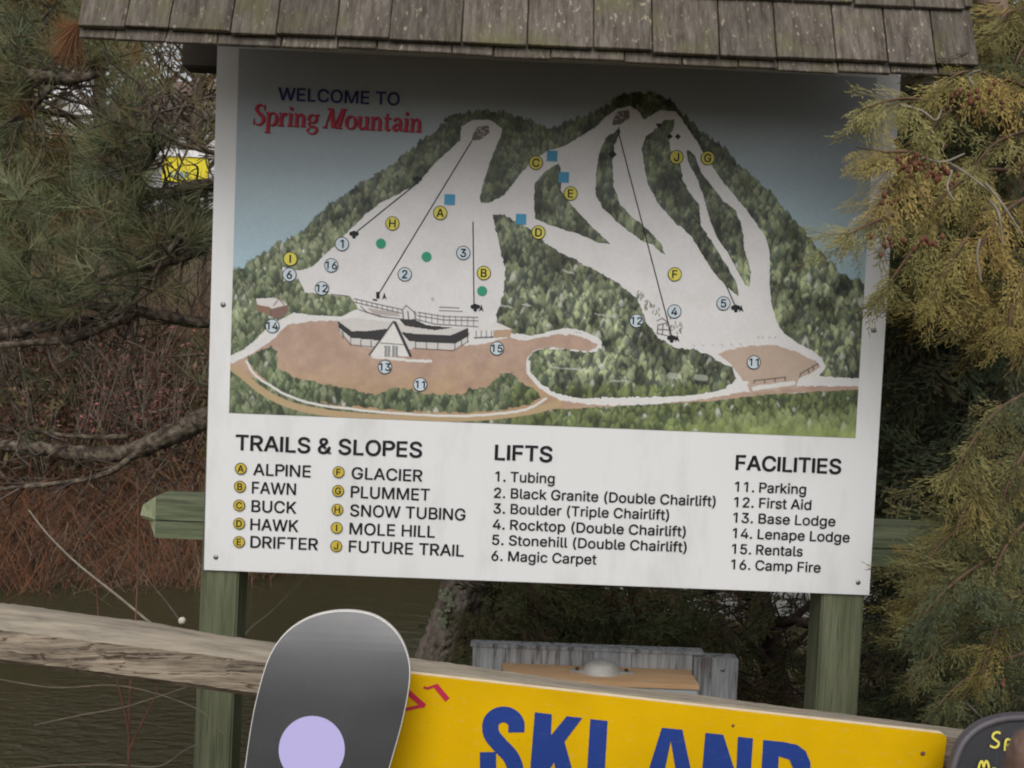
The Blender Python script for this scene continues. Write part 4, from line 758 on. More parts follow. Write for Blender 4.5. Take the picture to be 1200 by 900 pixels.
def title(mm, dx, dz, Y, grow_):
    P = Print(Y, .00002); X0, Zb = sp(296.5, 146.2); X1 = sp(495, 153.6)[0]
    tot = sum(G[c][0] for c in 'Spring')+.42+sum(G[c][0] for c in 'Mountain'); k = (X1-X0)/tot; kz = 14.7*PXM; x = 0
    for word in ('Spring', 'Mountain'):
        for ch in word:
            adv, st = G[ch]
            for pts, wd in st:
                sl = .06
                pts2 = [(X0+(x+a+sl*b)*k+dx, Zb+b*kz+dz) for a, b in pts]
                wl = [q*(k+kz)/2*grow_ for q in (wd if hasattr(wd, '__len__') else [wd]*len(pts))]
                P.stroke(pts2, wl, mm)
            x += adv
        x += .42
    P.build('lettering', panel)
title('ink_maroon', .0018, -.0018, -.0022, 1.0); title('ink_red', 0, 0, -.0034, .93)
# lift lines, stations, symbols
for a, b in [((553, 165), (443, 346)), ((491, 213), (414, 275)), ((554.3, 260), (555.5, 358)), ((724, 153), (788, 398)), ((851, 335), (862, 360))]:
    P = Print(-.0018); P.stroke([sp(*a), sp(*b)], .0026, 'ink_black'); P.build('lift_line', panel)
for x, y in [(489, 211), (415, 275), (557, 360.5), (787, 397), (862, 361.5)]:
    P = Print(-.0020, .00004)
    for dx, dy, r in [(-3, -1, 2.6), (3, -1, 2.6), (0, -2, 2.6), (0, 2.6, 2.2)]: P.disc(*sp(x+dx, y+dy), r*PXM, 'ink_black', 12)
    P.build('lift_symbol', panel)
def sym(loop): P = Print(-.0020); P.poly([loop], 'ink_black'); P.build('map_symbol', panel)
x, y = 443, 346; sym([sp(x-2, y-4), sp(x+2, y-4), sp(x+2, y+4), sp(x-2, y+4)][::-1]); sym([sp(x-6, y+4), sp(x-1, y+5), sp(x-1, y+7), sp(x-6, y+6)][::-1])
for x, y in [(450.5, 347.5), (564, 361.5), (793.5, 397), (868.5, 362)]: sym([sp(x, y-5), sp(x-2.8, y+4), sp(x, y+1.5), sp(x+2.8, y+4)])
for x, y, r in [(717.5, 181, 5.2), (784.7, 160, 3.6), (794.2, 160.3, 3.6)]: sym([sp(x, y-r), sp(x-r, y), sp(x, y+r), sp(x+r, y)])
sym([sp(768, 145), sp(776, 145), sp(772, 151)])
for x, y in [(527, 234), (647, 183), (660.5, 208), (610.5, 257)]:
    P = Print(-.0026); cx, cz = sp(x, y); h = 6*PXM; P.poly([[(cx-h, cz-h), (cx+h, cz-h), (cx+h, cz+h), (cx-h, cz+h)]], 'ink_blue'); P.build('map_marker', panel)
for x, y in [(446.5, 285.5), (500, 301), (565, 341)]:
    P = Print(-.0026); P.disc(*sp(x, y), 5.7*PXM, 'ink_green'); P.build('map_marker', panel)
def marker(ch, x, y, r, fillm, Y=-.0030):
    P = Print(Y, .00025); c = sp(x, y); P.disc(*c, r*PXM, 'ink_black'); P.disc(*c, (r-.9)*PXM, fillm)
    P.step = .00002; P.k = 30; set_text(P, ch, c[0], c[1], 0, r*1.12*PXM*(1 if len(ch) < 2 else .92), 'ink_black', .07, center=True); P.build('map_marker', panel)
for ch, x, y in [('A', 516, 249.7), ('B', 567, 320), ('C', 628, 191), ('D', 631, 272.5), ('E', 668.5, 227), ('F', 790.5, 321.5), ('G', 829, 185.5), ('H', 460, 262), ('I', 340.5, 303.5), ('J', 792.5, 184.5)]: marker(ch, x, y, 8.2, 'ink_yellow')
for ch, x, y in [('1', 401, 286), ('2', 474.5, 321.5), ('3', 543, 296.5), ('4', 790, 365), ('5', 847.5, 355.5), ('6', 339.5, 322), ('11', 492.5, 450.5), ('11', 883, 424.5), ('12', 377.5, 338), ('12', 745.7, 376), ('13', 451.3, 430), ('14', 319.5, 382), ('15', 582.5, 408.3), ('16', 388.5, 311)]: marker(ch, x, y, 8.2, 'ink_pale')
for ch, x, y in [('A', 282.5, 549), ('B', 281.5, 570), ('C', 280.7, 592), ('D', 280.6, 613.3), ('E', 280.5, 634.8), ('F', 397, 553), ('G', 396.4, 575), ('H', 395.6, 597), ('I', 394.8, 618.3), ('J', 394.2, 639.7)]: marker(ch, x, y, 6.9, 'ink_mustard')

# ---------------------------------------------------------------- roof
YE = -.31
e0 = at(95, 38, YE); e1 = at(1142, 84, YE)
zE = (e0.z+e1.z)/2; RX0, RX1 = e0.x, e1.x
COS, SIN = math.cos(math.radians(69)), math.sin(math.radians(69))
roof = link(bpy.data.objects.new('roof', None), sign); roof.location = Vector((0, YE, zE))-sign.location
UP = Vector((0, COS, SIN)); NRM = Vector((0, -SIN, COS))
SL = (.06-YE)/COS
def roof_box(name, s0, s1, xa, xb, n0, n1, m, jit=0, flip=False, tilt=0):
    """box in roof coordinates: s up the slope, n off the slope"""
    V = []
    for x in (xa, xb):
        for s in (s0, s1):
            for n in (n0, n1):
                nn = n+(tilt*(s1-s) if tilt else 0)
                p = Vector((x+R.uniform(-jit, jit), 0, 0))+UP*(s+R.uniform(-jit, jit)*(1 if s == s0 else 0))+NRM*(nn+R.uniform(-jit, jit)*.3)
                V.append(p)
    c = Vector((.5*(xa+xb), 0, 0))+UP*s0+NRM*n0
    if flip:
        for p in V: p.y = 2*(.06-YE)-p.y
        c.y = 2*(.06-YE)-c.y
    V = [p-c for p in V]
    F = [(0, 1, 3, 2), (4, 6, 7, 5), (0, 4, 5, 1), (2, 3, 7, 6), (1, 5, 7, 3), (0, 2, 6, 4)]
    me = py_mesh(name, V, F)
    bm = bmesh.new(); bm.from_mesh(me); bmesh.ops.recalc_face_normals(bm, faces=bm.faces)
    bmesh.ops.bevel(bm, geom=bm.edges[:], offset=.0012, segments=1, affect='EDGES'); bm.to_mesh(me); bm.free()
    me.materials.append(MATS[m]); o = link(bpy.data.objects.new(name, me), roof); o.location = c; return o
for fl in (False, True):
    roof_box('roof_deck', .16 if fl else .012, SL-.002, RX0+.012, RX1-.012, -.020, -.003, 'roof_deck', flip=fl)
EXPO = .131
seams0 = [95, 157, 207, 278, 330, 398, 459, 542, 617, 693, 760, 837, 902, 970, 1030, 1085, 1142]
def row(s0, s1, seams, n0, th, tilt, jit=.0012, flip=False, yref=60):
    for a, b in zip(seams[:-1], seams[1:]):
        j = R.uniform(-.003, .004)
        roof_box('shingle', s0+j, s1, a+.0014, b-.0014, n0, n0+th, 'shingle', jit=jit, flip=flip, tilt=tilt)
def px2x(l): return [at(v, 60+(v-600)*.044, YE+.03).x for v in l]
s_start = [95, 145, 203, 262, 335, 400, 445, 531, 579, 645, 729, 795, 860, 905, 975, 1035, 1090, 1142]
def clampx(l): l = list(l); l[0] = RX0; l[-1] = RX1; return l
row(-.017, .10, clampx(px2x(s_start)), 0, .008, .0)
row(0.0, .15, clampx(px2x(seams0)), .0085, .009, .03)
s2 = [95, 130, 190, 250, 318, 372, 430, 505, 575, 640, 700, 737, 800, 868, 925, 995, 1065, 1124, 1142]
row(EXPO, EXPO+.15, clampx(px2x(s2)), .0085+.006, .009, .03)
s_gen = [[R.uniform(-16, 16)+v for v in range(95, 1146, 66)] for _ in range(12)]
k = 2
while EXPO*k < SL-.03:
    row(EXPO*k, min(EXPO*k+.15, SL-.002), clampx(px2x(s_gen[k % 12])), .0085+.006, .009, .03); k += 1
nk = k
for k in range(1, nk): row(EXPO*k, min(EXPO*k+.15, SL-.002), clampx(px2x([95, 185, 280, 380, 470, 575, 680, 770, 870, 960, 1050, 1142])), .004+.006*(k > 0), .009, .03, flip=True)

# =================================================================== RAIL FENCE
fence = thing('rail_fence', 'weathered grey split rail fence crossing in front of the map sign', 'fence', (0, -.4, -.28))
def rail(name, stations, par):
    """stations: (px, py_top, py_edge, py_bottom) at the plane Y; profile = sloping top facet, front facet, underside"""
    YF = -.50; V = []; F = []
    st = catmull(stations, 10); m = len(st); n = 9
    for q in st:
        top = at(q[0], q[1], YF+.06); ed = at(q[0], q[2], YF); bo = at(q[0], q[3], YF+.015)
        prof = [Vector((ed.x, YF+.06, top.z)), Vector((ed.x, YF+.025, top.z*.5+ed.z*.5+.006)), Vector((ed.x, YF, ed.z)), Vector((ed.x, YF-.001, ed.z*.6+bo.z*.4)), Vector((ed.x, YF+.001, ed.z*.2+bo.z*.8)), Vector((ed.x, YF+.018, bo.z)), Vector((ed.x, YF+.07, bo.z+.004)), Vector((ed.x, YF+.10, ed.z*.5+bo.z*.5)), Vector((ed.x, YF+.09, top.z-.005))]
        for i, p in enumerate(prof): V.append(p+Vector((0, NR.normal(0, .0008), NR.normal(0, .0003))))
    for i in range(m-1):
        for k in range(n): F.append((i*n+k, (i+1)*n+k, (i+1)*n+(k+1) % n, i*n+(k+1) % n))
    F += [tuple(range(n)), tuple((m-1)*n+k for k in range(n))[::-1]]
    me = py_mesh(name, V, F)
    me.materials.append(MATS['rail_wood']); me.materials.append(MATS['rail_top'])
    for i, p in enumerate(me.polygons): p.material_index = 1 if i < (m-1)*n and i % n in (0, 1, 8) else 0
    bm = bmesh.new(); bm.from_mesh(me); bmesh.ops.recalc_face_normals(bm, faces=bm.faces)
    bmesh.ops.subdivide_edges(bm, edges=bm.edges[:], cuts=1, use_grid_fill=True, fractal=.012, seed=3)
    bm.to_mesh(me); bm.free(); me.set_sharp_from_angle(angle=math.radians(32))
    return put(name, me, 'rail_wood', par, True)
rail('rail', [(-160, 700, 728, 762), (-60, 705, 733, 770), (0, 711, 738, 778), (80, 722, 748, 788), (160, 732, 758, 798), (240, 746, 767, 809), (320, 757, 778, 820), (420, 768, 786, 826), (485, 775, 792, 836), (552, 784, 799, 842), (620, 794, 808, 850), (700, 805, 818, 858), (760, 811, 824, 864), (820, 817, 830, 870), (865, 823, 835, 875), (920, 830, 842, 880), (1000, 840, 848, 890), (1118, 855, 864, 905), (1260, 872, 884, 925), (1400, 888, 900, 945)], fence)
def low_rail():
    T_ = Tubes(); T_.add([(-1.4, -.44, .46), (-.6, -.45, .43), (.2, -.45, .40), (1.6, -.44, .33)], [.045, .05, .048, .045], 7, .08, 8); return put('rail', T_.mesh('rail'), 'rail_wood', fence, True)
low_rail()
for x, zt in ((-1.32, 1.24), (1.42, .93)): put('fence_post', box_mesh('fence_post', x-.06, x+.06, -.42, -.30, -.6, zt, .012, jit=.006), 'rail_wood', fence)

# =================================================================== YELLOW SKI SIGN
YB = -.520
tl, tr = at(440, 784.8, YB), at(1110.5, 860.5, YB)
ys = thing('banner_sign', 'yellow wooden sign with big blue SKI AND lettering fixed to the rail fence', 'sign', (tl.x, YB, tl.z-.6))
def plank_board(Pa, Pb, hgt, th, rad=.012):
    ux = (Pb-Pa).normalized(); dn = Vector((ux.z, 0, -ux.x)); L = (Pb-Pa).length
    out = [(0, 0)]+[(L-rad+rad*math.sin(a), rad-rad*math.cos(a)) for a in np.linspace(0, math.pi/2, 6)]+[(L, hgt), (0, hgt)]
    pts = [Pa+ux*a+dn*b for a, b in out]; n = len(pts); V = [Vector((p.x, YB, p.z)) for p in pts]+[Vector((p.x, YB+th, p.z)) for p in pts]
    F = [tuple(range(n))[::-1], tuple(range(n, 2*n))]+[(i, (i+1) % n, (i+1) % n+n, i+n) for i in range(n)]
    me = py_mesh('sign_board', V, F)
    bm = bmesh.new(); bm.from_mesh(me); bmesh.ops.recalc_face_normals(bm, faces=bm.faces); bm.to_mesh(me); bm.free()
    me.materials.append(MATS['sign_yellow']); me.materials.append(MATS['board_cream'])
    for p in me.polygons: p.material_index = 0 if (p.normal.y < -.9) else 1
    return put('sign_board', me, None, ys)
board = plank_board(tl, tr, .42, .013)
def bp_(px, py): p = at(px, py, YB); return (p.x, p.z)
def on_board(loops, m, name='lettering'):
    P = Print(YB-.0012); P.poly([[bp_(*q) for q in lp] for lp in loops], m); P.build(name, ys)
P = Print(YB-.0012, .00003)
pth = [(605, 858), (604.5, 846), (596, 838), (584, 838), (575.5, 846), (576, 860), (586, 873), (598, 886), (604, 902), (602, 925), (589, 937), (577, 930), (572.5, 912), (571.8, 881)]
P.stroke([bp_(*q) for q in pth], [19/640]*len(pth), 'sign_blue'); P.build('lettering', ys)
on_board([[(626.7, 834.3), (646.7, 836.7), (645.6, 861.5), (664, 839), (682.5, 841), (661.5, 869), (684, 950), (662, 948), (649, 893), (642, 906), (640, 946), (618, 944)]], 'sign_blue')
on_board([[(691.7, 842.3), (712, 844.5), (706, 952), (685, 950)]], 'sign_blue')
on_board([[(775.5, 852.5), (799.5, 854.8), (822, 960), (802, 958), (798, 935), (772, 933), (766, 955), (744, 953)], [(786, 868), (776.5, 914), (794, 916)]], 'sign_blue')
on_board([[(826.5, 858.5), (847.5, 860.6), (862.5, 908), (864.5, 863), (882.3, 864.8), (876, 965), (857, 963), (841, 912), (838, 960), (818, 958)]], 'sign_blue')
on_board([[(894.3, 866.7), (918, 869.2), (934, 872.5), (944, 880), (949.5, 893), (950, 925), (941, 953), (917, 968), (888, 966)], [(912.5, 886), (909, 948), (920, 948), (929, 934), (931, 905), (925, 890)]], 'sign_blue')
for grp in ([([(510, 802.5), (524.5, 820)], 6.4), ([(496.5, 805), (501, 806.5), (511, 803)], 3)], [([(476, 809), (497.5, 827.5)], 6.4), ([(474, 831.5), (498, 826)], 3.8), ([(466, 806), (474, 832)], 5)]):
    P = Print(YB-.0012, .00003)
    for pts, wd in grp: P.stroke([bp_(*q) for q in pts], wd/640, 'ink_red', smooth=False)
    P.build('lettering', ys)
def screw(px, py, Y, par, r=.0045, m='twig_red', name='screw'):
    p = at(px, py, Y); bm = bmesh.new(); bmesh.ops.create_uvsphere(bm, u_segments=10, v_segments=6, radius=r)
    for v in bm.verts: v.co = Vector((v.co.x, v.co.z*.35, v.co.y))+Vector((p.x, Y, p.z))
    me = bpy.data.meshes.new(name); bm.to_mesh(me); bm.free(); return put(name, me, m, par, True)
screw(1081.5, 883, YB-.0005, ys); screw(859, 850.5, YB-.0005, ys, .003)

# =================================================================== SNOWBOARDS
def board_outline(left, right):
    L = catmull(left, 8); Rr = catmull(right, 8); return [(p[0], p[1]) for p in L]+[(p[0], p[1]) for p in Rr[1:]]
def snowboard(name, label, px_pts, Yc, lean, tip_bend, face_mat, edge_mat, edge_w, tail_len, deco=None, rim=None):
    """px_pts: visible outline in photograph pixels, bottom left -> over the tip -> bottom right"""
    Yk = [Yc]*len(px_pts)
    for it in range(5):
        pts = [at(x, y, yk) for (x, y), yk in zip(px_pts, Yk)]; topz = max(p.z for p in pts)
        Yk = [Yc-lean*(topz-p.z)+tip_bend*max(0, (p.z-(topz-.16))/.16)**2 for p in pts]
    P2 = [(p.x, p.z) for p in pts]
    P2 = [tuple(p) for p in catmull(P2, 6)]
    (xa, za), (xb, zb) = P2[0], P2[-1]; P2[0] = (xa, za)
    # carry the sides on down to a rounded tail
    sl = (P2[0][0]-P2[3][0])/(P2[0][1]-P2[3][1]); sr = (P2[-1][0]-P2[-4][0])/(P2[-1][1]-P2[-4][1])
    zt = max(z for x, z in P2); cx0 = .5*(xa+xb)
    slope = .5*(sl+sr); zl = zt-tail_len; half = abs(xb-xa)/2
    tail = []
    for a in np.linspace(0, math.pi, 17): tail.append((cx0+slope*(zl+half-.5*(za+zb))+half*math.cos(a)*1.0, zl+half-half*math.sin(a)))
    poly = P2+tail
    zs = [p[1] for p in poly]
    base_z = min(zs); topz = max(zs)
    def yat(z): t_ = max(0, (z-(topz-.16))/.16); return Yc-lean*(topz-z)+tip_bend*t_*t_
    root = thing(name, label, 'snowboard', (cx0, yat(base_z), base_z))
    def inset(poly, d):
        A = np.array(poly); T_ = np.roll(A, -1, 0)-np.roll(A, 1, 0); T_ /= np.linalg.norm(T_, axis=1)[:, None]+1e-9
        return A+np.stack([T_[:, 1], -T_[:, 0]], 1)*d
    def slab(poly, y_front, th, nm, m, par):
        bm = bmesh.new(); vs_ = [bm.verts.new((x, 0, z)) for x, z in poly]; f = bm.faces.new(vs_)
        for zc in np.arange(topz-.18, topz, .012):
            bmesh.ops.bisect_plane(bm, geom=bm.verts[:]+bm.edges[:]+bm.faces[:], plane_co=(0, 0, zc), plane_no=(0, 0, 1))
        bm.normal_update()
        if bm.faces[:][0].normal.y > 0: bmesh.ops.reverse_faces(bm, faces=bm.faces[:])
        r = bmesh.ops.extrude_face_region(bm, geom=bm.faces[:]); nv = [e for e in r['geom'] if isinstance(e, bmesh.types.BMVert)]
        s_ = set(nv)
        for v in bm.verts: v.co.y = yat(v.co.z)+y_front+(th if v in s_ else 0)
        bmesh.ops.recalc_face_normals(bm, faces=bm.faces)
        me = bpy.data.meshes.new(nm); bm.to_mesh(me); bm.free(); me.set_sharp_from_angle(angle=math.radians(35))
        return put(nm, me, m, par, True)
    sgn = 1
    test = inset(poly, .004)
    if test[:, 0].max()-test[:, 0].min() > max(p[0] for p in poly)-min(p[0] for p in poly): sgn = -1
    slab(poly, 0, .009, 'core', edge_mat, root)
    slab([tuple(p) for p in inset(poly, sgn*edge_w)], -.0012, .004, 'base_sheet', face_mat, root)
    if rim:
        T_ = Tubes(); ip = inset(poly, sgn*rim*.7); Q = [(x, yat(z)-.004, z) for x, z in ip]; Q.append(Q[0]); T_.add(Q, [rim]*len(Q), 8, 0, 0)
        put('rim', T_.mesh('rim'), 'rubber_rim', root, True)
    return root, yat
sb, yat1 = snowboard('snowboard', 'upright black snowboard with white edge and pale lavender dot leaning on the rail', [(286, 905), (294, 850), (303, 808), (316, 768), (336, 740), (366, 722), (402, 715.5), (438, 721), (464, 740), (478, 768), (480, 800), (471, 848), (455, 905)], -.60, .10, .036, 'board_black', 'board_edge', .0016, 1.33)
c = at(365.5, 878, -.60); yy_ = yat1(c.z)
c = at(365.5, 878, yy_); P = Print(0, 0); P.disc(c.x, c.z, 39.3*(yy_-CP[1])/1150, 'lavender', 48)
me = py_mesh('dot', [(v[0], yat1(v[2])-.0022, v[2]) for v in P.V], P.F); put('dot', me, 'lavender', sb)
sb2, yat2 = snowboard('snowboard', 'dark rimmed rounded board tip with yellow handwriting at the right end of the rail', [(1109, 915), (1114, 892), (1124, 868), (1142, 850), (1165, 840), (1190, 836.5), (1215, 838), (1238, 848), (1256, 866), (1266, 890), (1270, 915)], -.60, .08, .02, 'board_black_matte', 'rubber_rim', .003, 1.25, rim=.0065)
P = Print(0, 0)
def q2(px, py): p = at(px, py, -.61); p = at(px, py, yat2(p.z)-.004); return (p.x, p.z)
YL = 'ink_yellow'
for pts in [[(1172, 859), (1168.3, 857.5), (1164, 859), (1162.5, 863.3), (1166, 866.7), (1169.4, 869.4), (1168.3, 873.6), (1164, 875), (1159, 873)],
            [(1176.3, 879), (1177, 868.3), (1179.4, 865), (1183, 866.7), (1183, 869.8), (1178, 872)],
            [(1145, 901), (1147, 893), (1149.5, 891), (1151, 898)], [(1151, 898), (1153.5, 890.5), (1156, 893), (1157.5, 903)], [(1163, 898), (1160.5, 901), (1163, 905), (1166, 901), (1163, 898)]]:
    P.stroke([q2(*a) for a in pts], 2.6/690, YL)
me = py_mesh('lettering', [(v[0], yat2(v[2])-.0035-.00002*i, v[2]) for i, v in enumerate(P.V)], P.F); put('lettering', me, YL, sb2)

# =================================================================== UTILITY BOX ON GREY FRAME
YC = .36
cab = thing('utility_box', 'small tan lidded box with metal dome mounted on weathered grey board frame', 'utility box', (at(700, 790, YC).x, YC, -.28))
zt = at(700, 763, YC).z; xL, xR = at(552, 762, YC).x, at(864, 770, YC).x
xs_ = [at(v, 775, YC).x for v in (553, 592, 668, 740, 812)]
for a, b in zip(xs_[:-1], xs_[1:]):
    put('plank', box_mesh('plank', a+.0008, b-.0008, YC, YC+.02, -.2, zt-.001+R.uniform(-.001, .001), .001), 'cab_grey', cab)
put('plank', box_mesh('plank', xs_[-1]+.001, xR, YC-.018, YC+.03, -.25, zt-.003, .002), 'cab_grey', cab)
put('top_rail', box_mesh('top_rail', xL-.002, xs_[-1]+.03, YC-.006, YC+.034, zt, zt+.009, .002), 'cab_grey', cab)
screw(847, 785, YC-.020, cab, .006, 'steel')
def lid():
    yb, yf = YC-.002, YC-.12
    b0, b1 = at(592, 780, yb), at(808, 782, yb); f0, f1 = at(592, 800, yf), at(819.5, 803, yf)
    zb, zf = (b0.z+b1.z)/2, f1.z
    t_ = .012
    V = [(f0.x, yf, zf), (f1.x, yf, zf), (b1.x, yb, zb), (b0.x-.01, yb, zb)]; V += [(x, y, z-t_) for x, y, z in V]
    me = py_mesh('lid', V, [(0, 1, 2, 3), (7, 6, 5, 4), (4, 5, 1, 0), (5, 6, 2, 1), (6, 7, 3, 2), (7, 4, 0, 3)])
    put('lid', me, 'lid_tan', cab)
    put('box_body', box_mesh('box_body', f0.x+.004, f1.x-.003, yf+.006, yb, zf-.30, zf-t_-.0005, .002), 'box_grey', cab)
    put('box_door', box_mesh('box_door', f0.x+.012, f1.x-.012, yf+.001, yf+.0055, zf-.28, zf-t_-.014, .001), 'box_grey', cab)
    # dome
    ym = (yb+yf)/2+.01; t2 = (ym-yf)/(yb-yf); zc = zf+(zb-zf)*t2; p = at(705, 788, ym); cx = p.x
    bm = bmesh.new()
    prof = [(.0, .034), (.013, .033), (.023, .028), (.029, .019), (.031, .006), (.034, .003), (.036, .0)]
    n = 28; rings = []
    for r_, h_ in prof: rings.append([bm.verts.new((cx+r_*1.6*math.cos(a), ym+r_*.9*math.sin(a), zc+h_*1.0)) for a in np.arange(n)*2*math.pi/n] if r_ else [bm.verts.new((cx, ym, zc+h_))])
    for k in range(n): bm.faces.new((rings[0][0], rings[1][k], rings[1][(k+1) % n]))
    for a, b in zip(rings[1:-1], rings[2:]):
        for k in range(n): bm.faces.new((a[k], b[k], b[(k+1) % n], a[(k+1) % n]))
    me = bpy.data.meshes.new('dome'); bmesh.ops.recalc_face_normals(bm, faces=bm.faces); bm.to_mesh(me); bm.free(); dome = put('dome', me, 'dome_metal', cab, True)
    me = box_mesh('flange', cx-.086, cx+.086, ym-.016, ym+.016, zc-.001, zc+.006, .0015)
    for v in me.vertices:
        t3 = abs(v.co.x-cx)/.086; v.co.y = ym+(v.co.y-ym)*(1.6-1.1*t3)
        v.co.z += (v.co.y-ym)*(zb-zf)/(yb-yf)
    put('flange', me, 'dome_metal', dome)
    for sx in (-.066, .066):
        bm = bmesh.new(); bmesh.ops.create_uvsphere(bm, u_segments=10, v_segments=6, radius=.006)
        for v in bm.verts: v.co = Vector((v.co.x+cx+sx, v.co.y+ym, v.co.z*.7+zc+.009))
        me = bpy.data.meshes.new('screw'); bm.to_mesh(me); bm.free(); put('screw', me, 'bark_dark', dome, True)
lid()

# =================================================================== FOLIAGE TOOLS
def rot_from(dirs, twist):
    """(N,3) directions -> (N,3,3) matrices whose columns are x,y,z with y = direction"""
    d = dirs/np.linalg.norm(dirs, axis=1)[:, None]
    ref = np.where(np.abs(d[:, 2:3]) < .95, np.array([[0, 0, 1.0]]), np.array([[1.0, 0, 0]]))
    x = np.cross(d, ref); x /= np.linalg.norm(x, axis=1)[:, None]; z = np.cross(x, d)
    c, s = np.cos(twist)[:, None], np.sin(twist)[:, None]
    return np.stack([c*x+s*z, d, -s*x+c*z], 2)
def scatter(tmplV, tmplF, pos, dirs, scale, cols, twist=None, tcol=None, tmax=None):
    N = len(pos); M = len(tmplV)
    if twist is None: twist = NR.uniform(0, 2*math.pi, N)
    Rm = rot_from(dirs, twist)
    V = np.einsum('nij,mj->nmi', Rm, tmplV)*scale[:, None, None]+pos[:, None, :]
    F = (tmplF[None]+(np.arange(N)*M)[:, None, None]).reshape(-1, tmplF.shape[1])
    C = np.repeat(cols[:, None, :], M, 1)
    if tcol is not None: C = C*tcol[None]
    C = C*NR.uniform(.85, 1.15, (N, M, 1))
    return V.reshape(-1, 3), F, C.reshape(-1, 3)
def merge(L):
    V = []; F = []; C = []; b = 0
    for v, f, c in L: V.append(v); F.append(f+b); C.append(c); b += len(v)
    return np.concatenate(V), np.concatenate(F), np.concatenate(C)
def needle_tuft(n=44, L=.10, wd=.0011, spread=1.0, seed=0):
    r = np.random.default_rng(seed); V = []; F = []
    for i in range(n):
        th = r.uniform(0, 2*math.pi); ph = abs(r.normal(.55, .35))*spread
        d = np.array([math.sin(ph)*math.cos(th), math.cos(ph), math.sin(ph)*math.sin(th)])
        b = np.array([0, -r.uniform(0, .05), 0]); l = L*r.uniform(.75, 1.1)
        s = np.cross(d, r.normal(size=3)); s /= np.linalg.norm(s); m = b+d*l*.5+s*l*.0; t_ = b+d*l+np.array([0, -.0, -l*.06])
        k = len(V); V += [b-s*wd*.6, b+s*wd*.6, t_+s*wd*.35, t_-s*wd*.35]; F.append((k, k+1, k+2, k+3))
    return np.array(V), np.array(F)
def cedar_spray(seed=0, L=.13, pairs=9, w0=.0017, fine=.0095):
    """flat drooping fern-like spray of scale leaves, growing along +y; alternate branchlets of uneven length"""
    r = np.random.default_rng(seed); V = []; F = []; C = []
    kx, ky = r.uniform(-6, 6), r.uniform(1.5, 4.0)
    def droop(p): return np.array([p[0]+kx*p[1]**2, p[1], -ky*p[1]**2-3.0*p[0]**2])
    def bar(a, b, w1, c0, c1):
        a = np.array(a, float); b = np.array(b, float); d = b-a; n = np.array([-d[1], d[0], 0]); n /= np.linalg.norm(n)+1e-9
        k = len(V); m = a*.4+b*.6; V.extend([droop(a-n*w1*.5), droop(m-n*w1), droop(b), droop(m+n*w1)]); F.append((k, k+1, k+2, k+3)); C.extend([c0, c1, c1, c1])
    for i in range(pairs*2):
        f = i/(pairs*2); y = L*(.08+.9*f); sgn = -1 if i % 2 else 1
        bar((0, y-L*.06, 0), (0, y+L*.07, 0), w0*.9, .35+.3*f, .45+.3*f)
        ln = L*.50*(1-f**1.3*.75)*r.uniform(.5, 1.2); a = math.radians(r.uniform(25, 48)); dx, dy = sgn*math.sin(a), math.cos(a)
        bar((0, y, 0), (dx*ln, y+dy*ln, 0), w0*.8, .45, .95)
        ns = max(2, int(ln/fine))
        for j in range(ns):
            t_ = (j+.7)/(ns+.3); bx, by = dx*ln*t_, y+dy*ln*t_; l2 = ln*.42*(1-t_*.5)*r.uniform(.6, 1.2); s3 = 1 if j % 2 else -1
            a2 = a*sgn+s3*math.radians(r.uniform(22, 42))
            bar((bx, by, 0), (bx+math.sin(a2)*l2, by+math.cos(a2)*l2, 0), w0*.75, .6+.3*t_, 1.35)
    return np.array(V), np.array(F), np.array(C)
def leaf_clump(n=14, s=.1, lw=.35, seed=0):
    r = np.random.default_rng(seed); V = []; F = []
    for i in range(n):
        p = r.normal(0, s*.5, 3); d = r.normal(size=3); d /= np.linalg.norm(d); u = np.cross(d, r.normal(size=3)); u /= np.linalg.norm(u)
        l = s*r.uniform(.25, .5); k = len(V); V += [p, p+d*l*.5+u*l*lw, p+d*l, p+d*l*.5-u*l*lw]; F.append((k, k+1, k+2, k+3))
    return np.array(V), np.array(F)
def in_poly_points(P, n, bias=None):
    P = np.array(P, float); out = []
    x0, y0 = P.min(0); x1, y1 = P.max(0)
    while len(out) < n:
        x, y = NR.uniform(x0, x1), NR.uniform(y0, y1); r = False; j = len(P)-1
        for i in range(len(P)):
            if (P[i][1] > y) != (P[j][1] > y) and x < (P[j][0]-P[i][0])*(y-P[i][1])/(P[j][1]-P[i][1])+P[i][0]: r = not r
            j = i
        if r: out.append((x, y))
    return np.array(out)
def region3d(P, n, Ya, Yb):
    q = in_poly_points(P, n); Y = NR.uniform(Ya, Yb, n)
    return np.array([at(a, b, y) for (a, b), y in zip(q, Y)])
def pick(cols, n, var=.18):
    c = np.array(cols)[NR.integers(0, len(cols), n)]; return c*NR.uniform(1-var, 1+var, (n, 1))

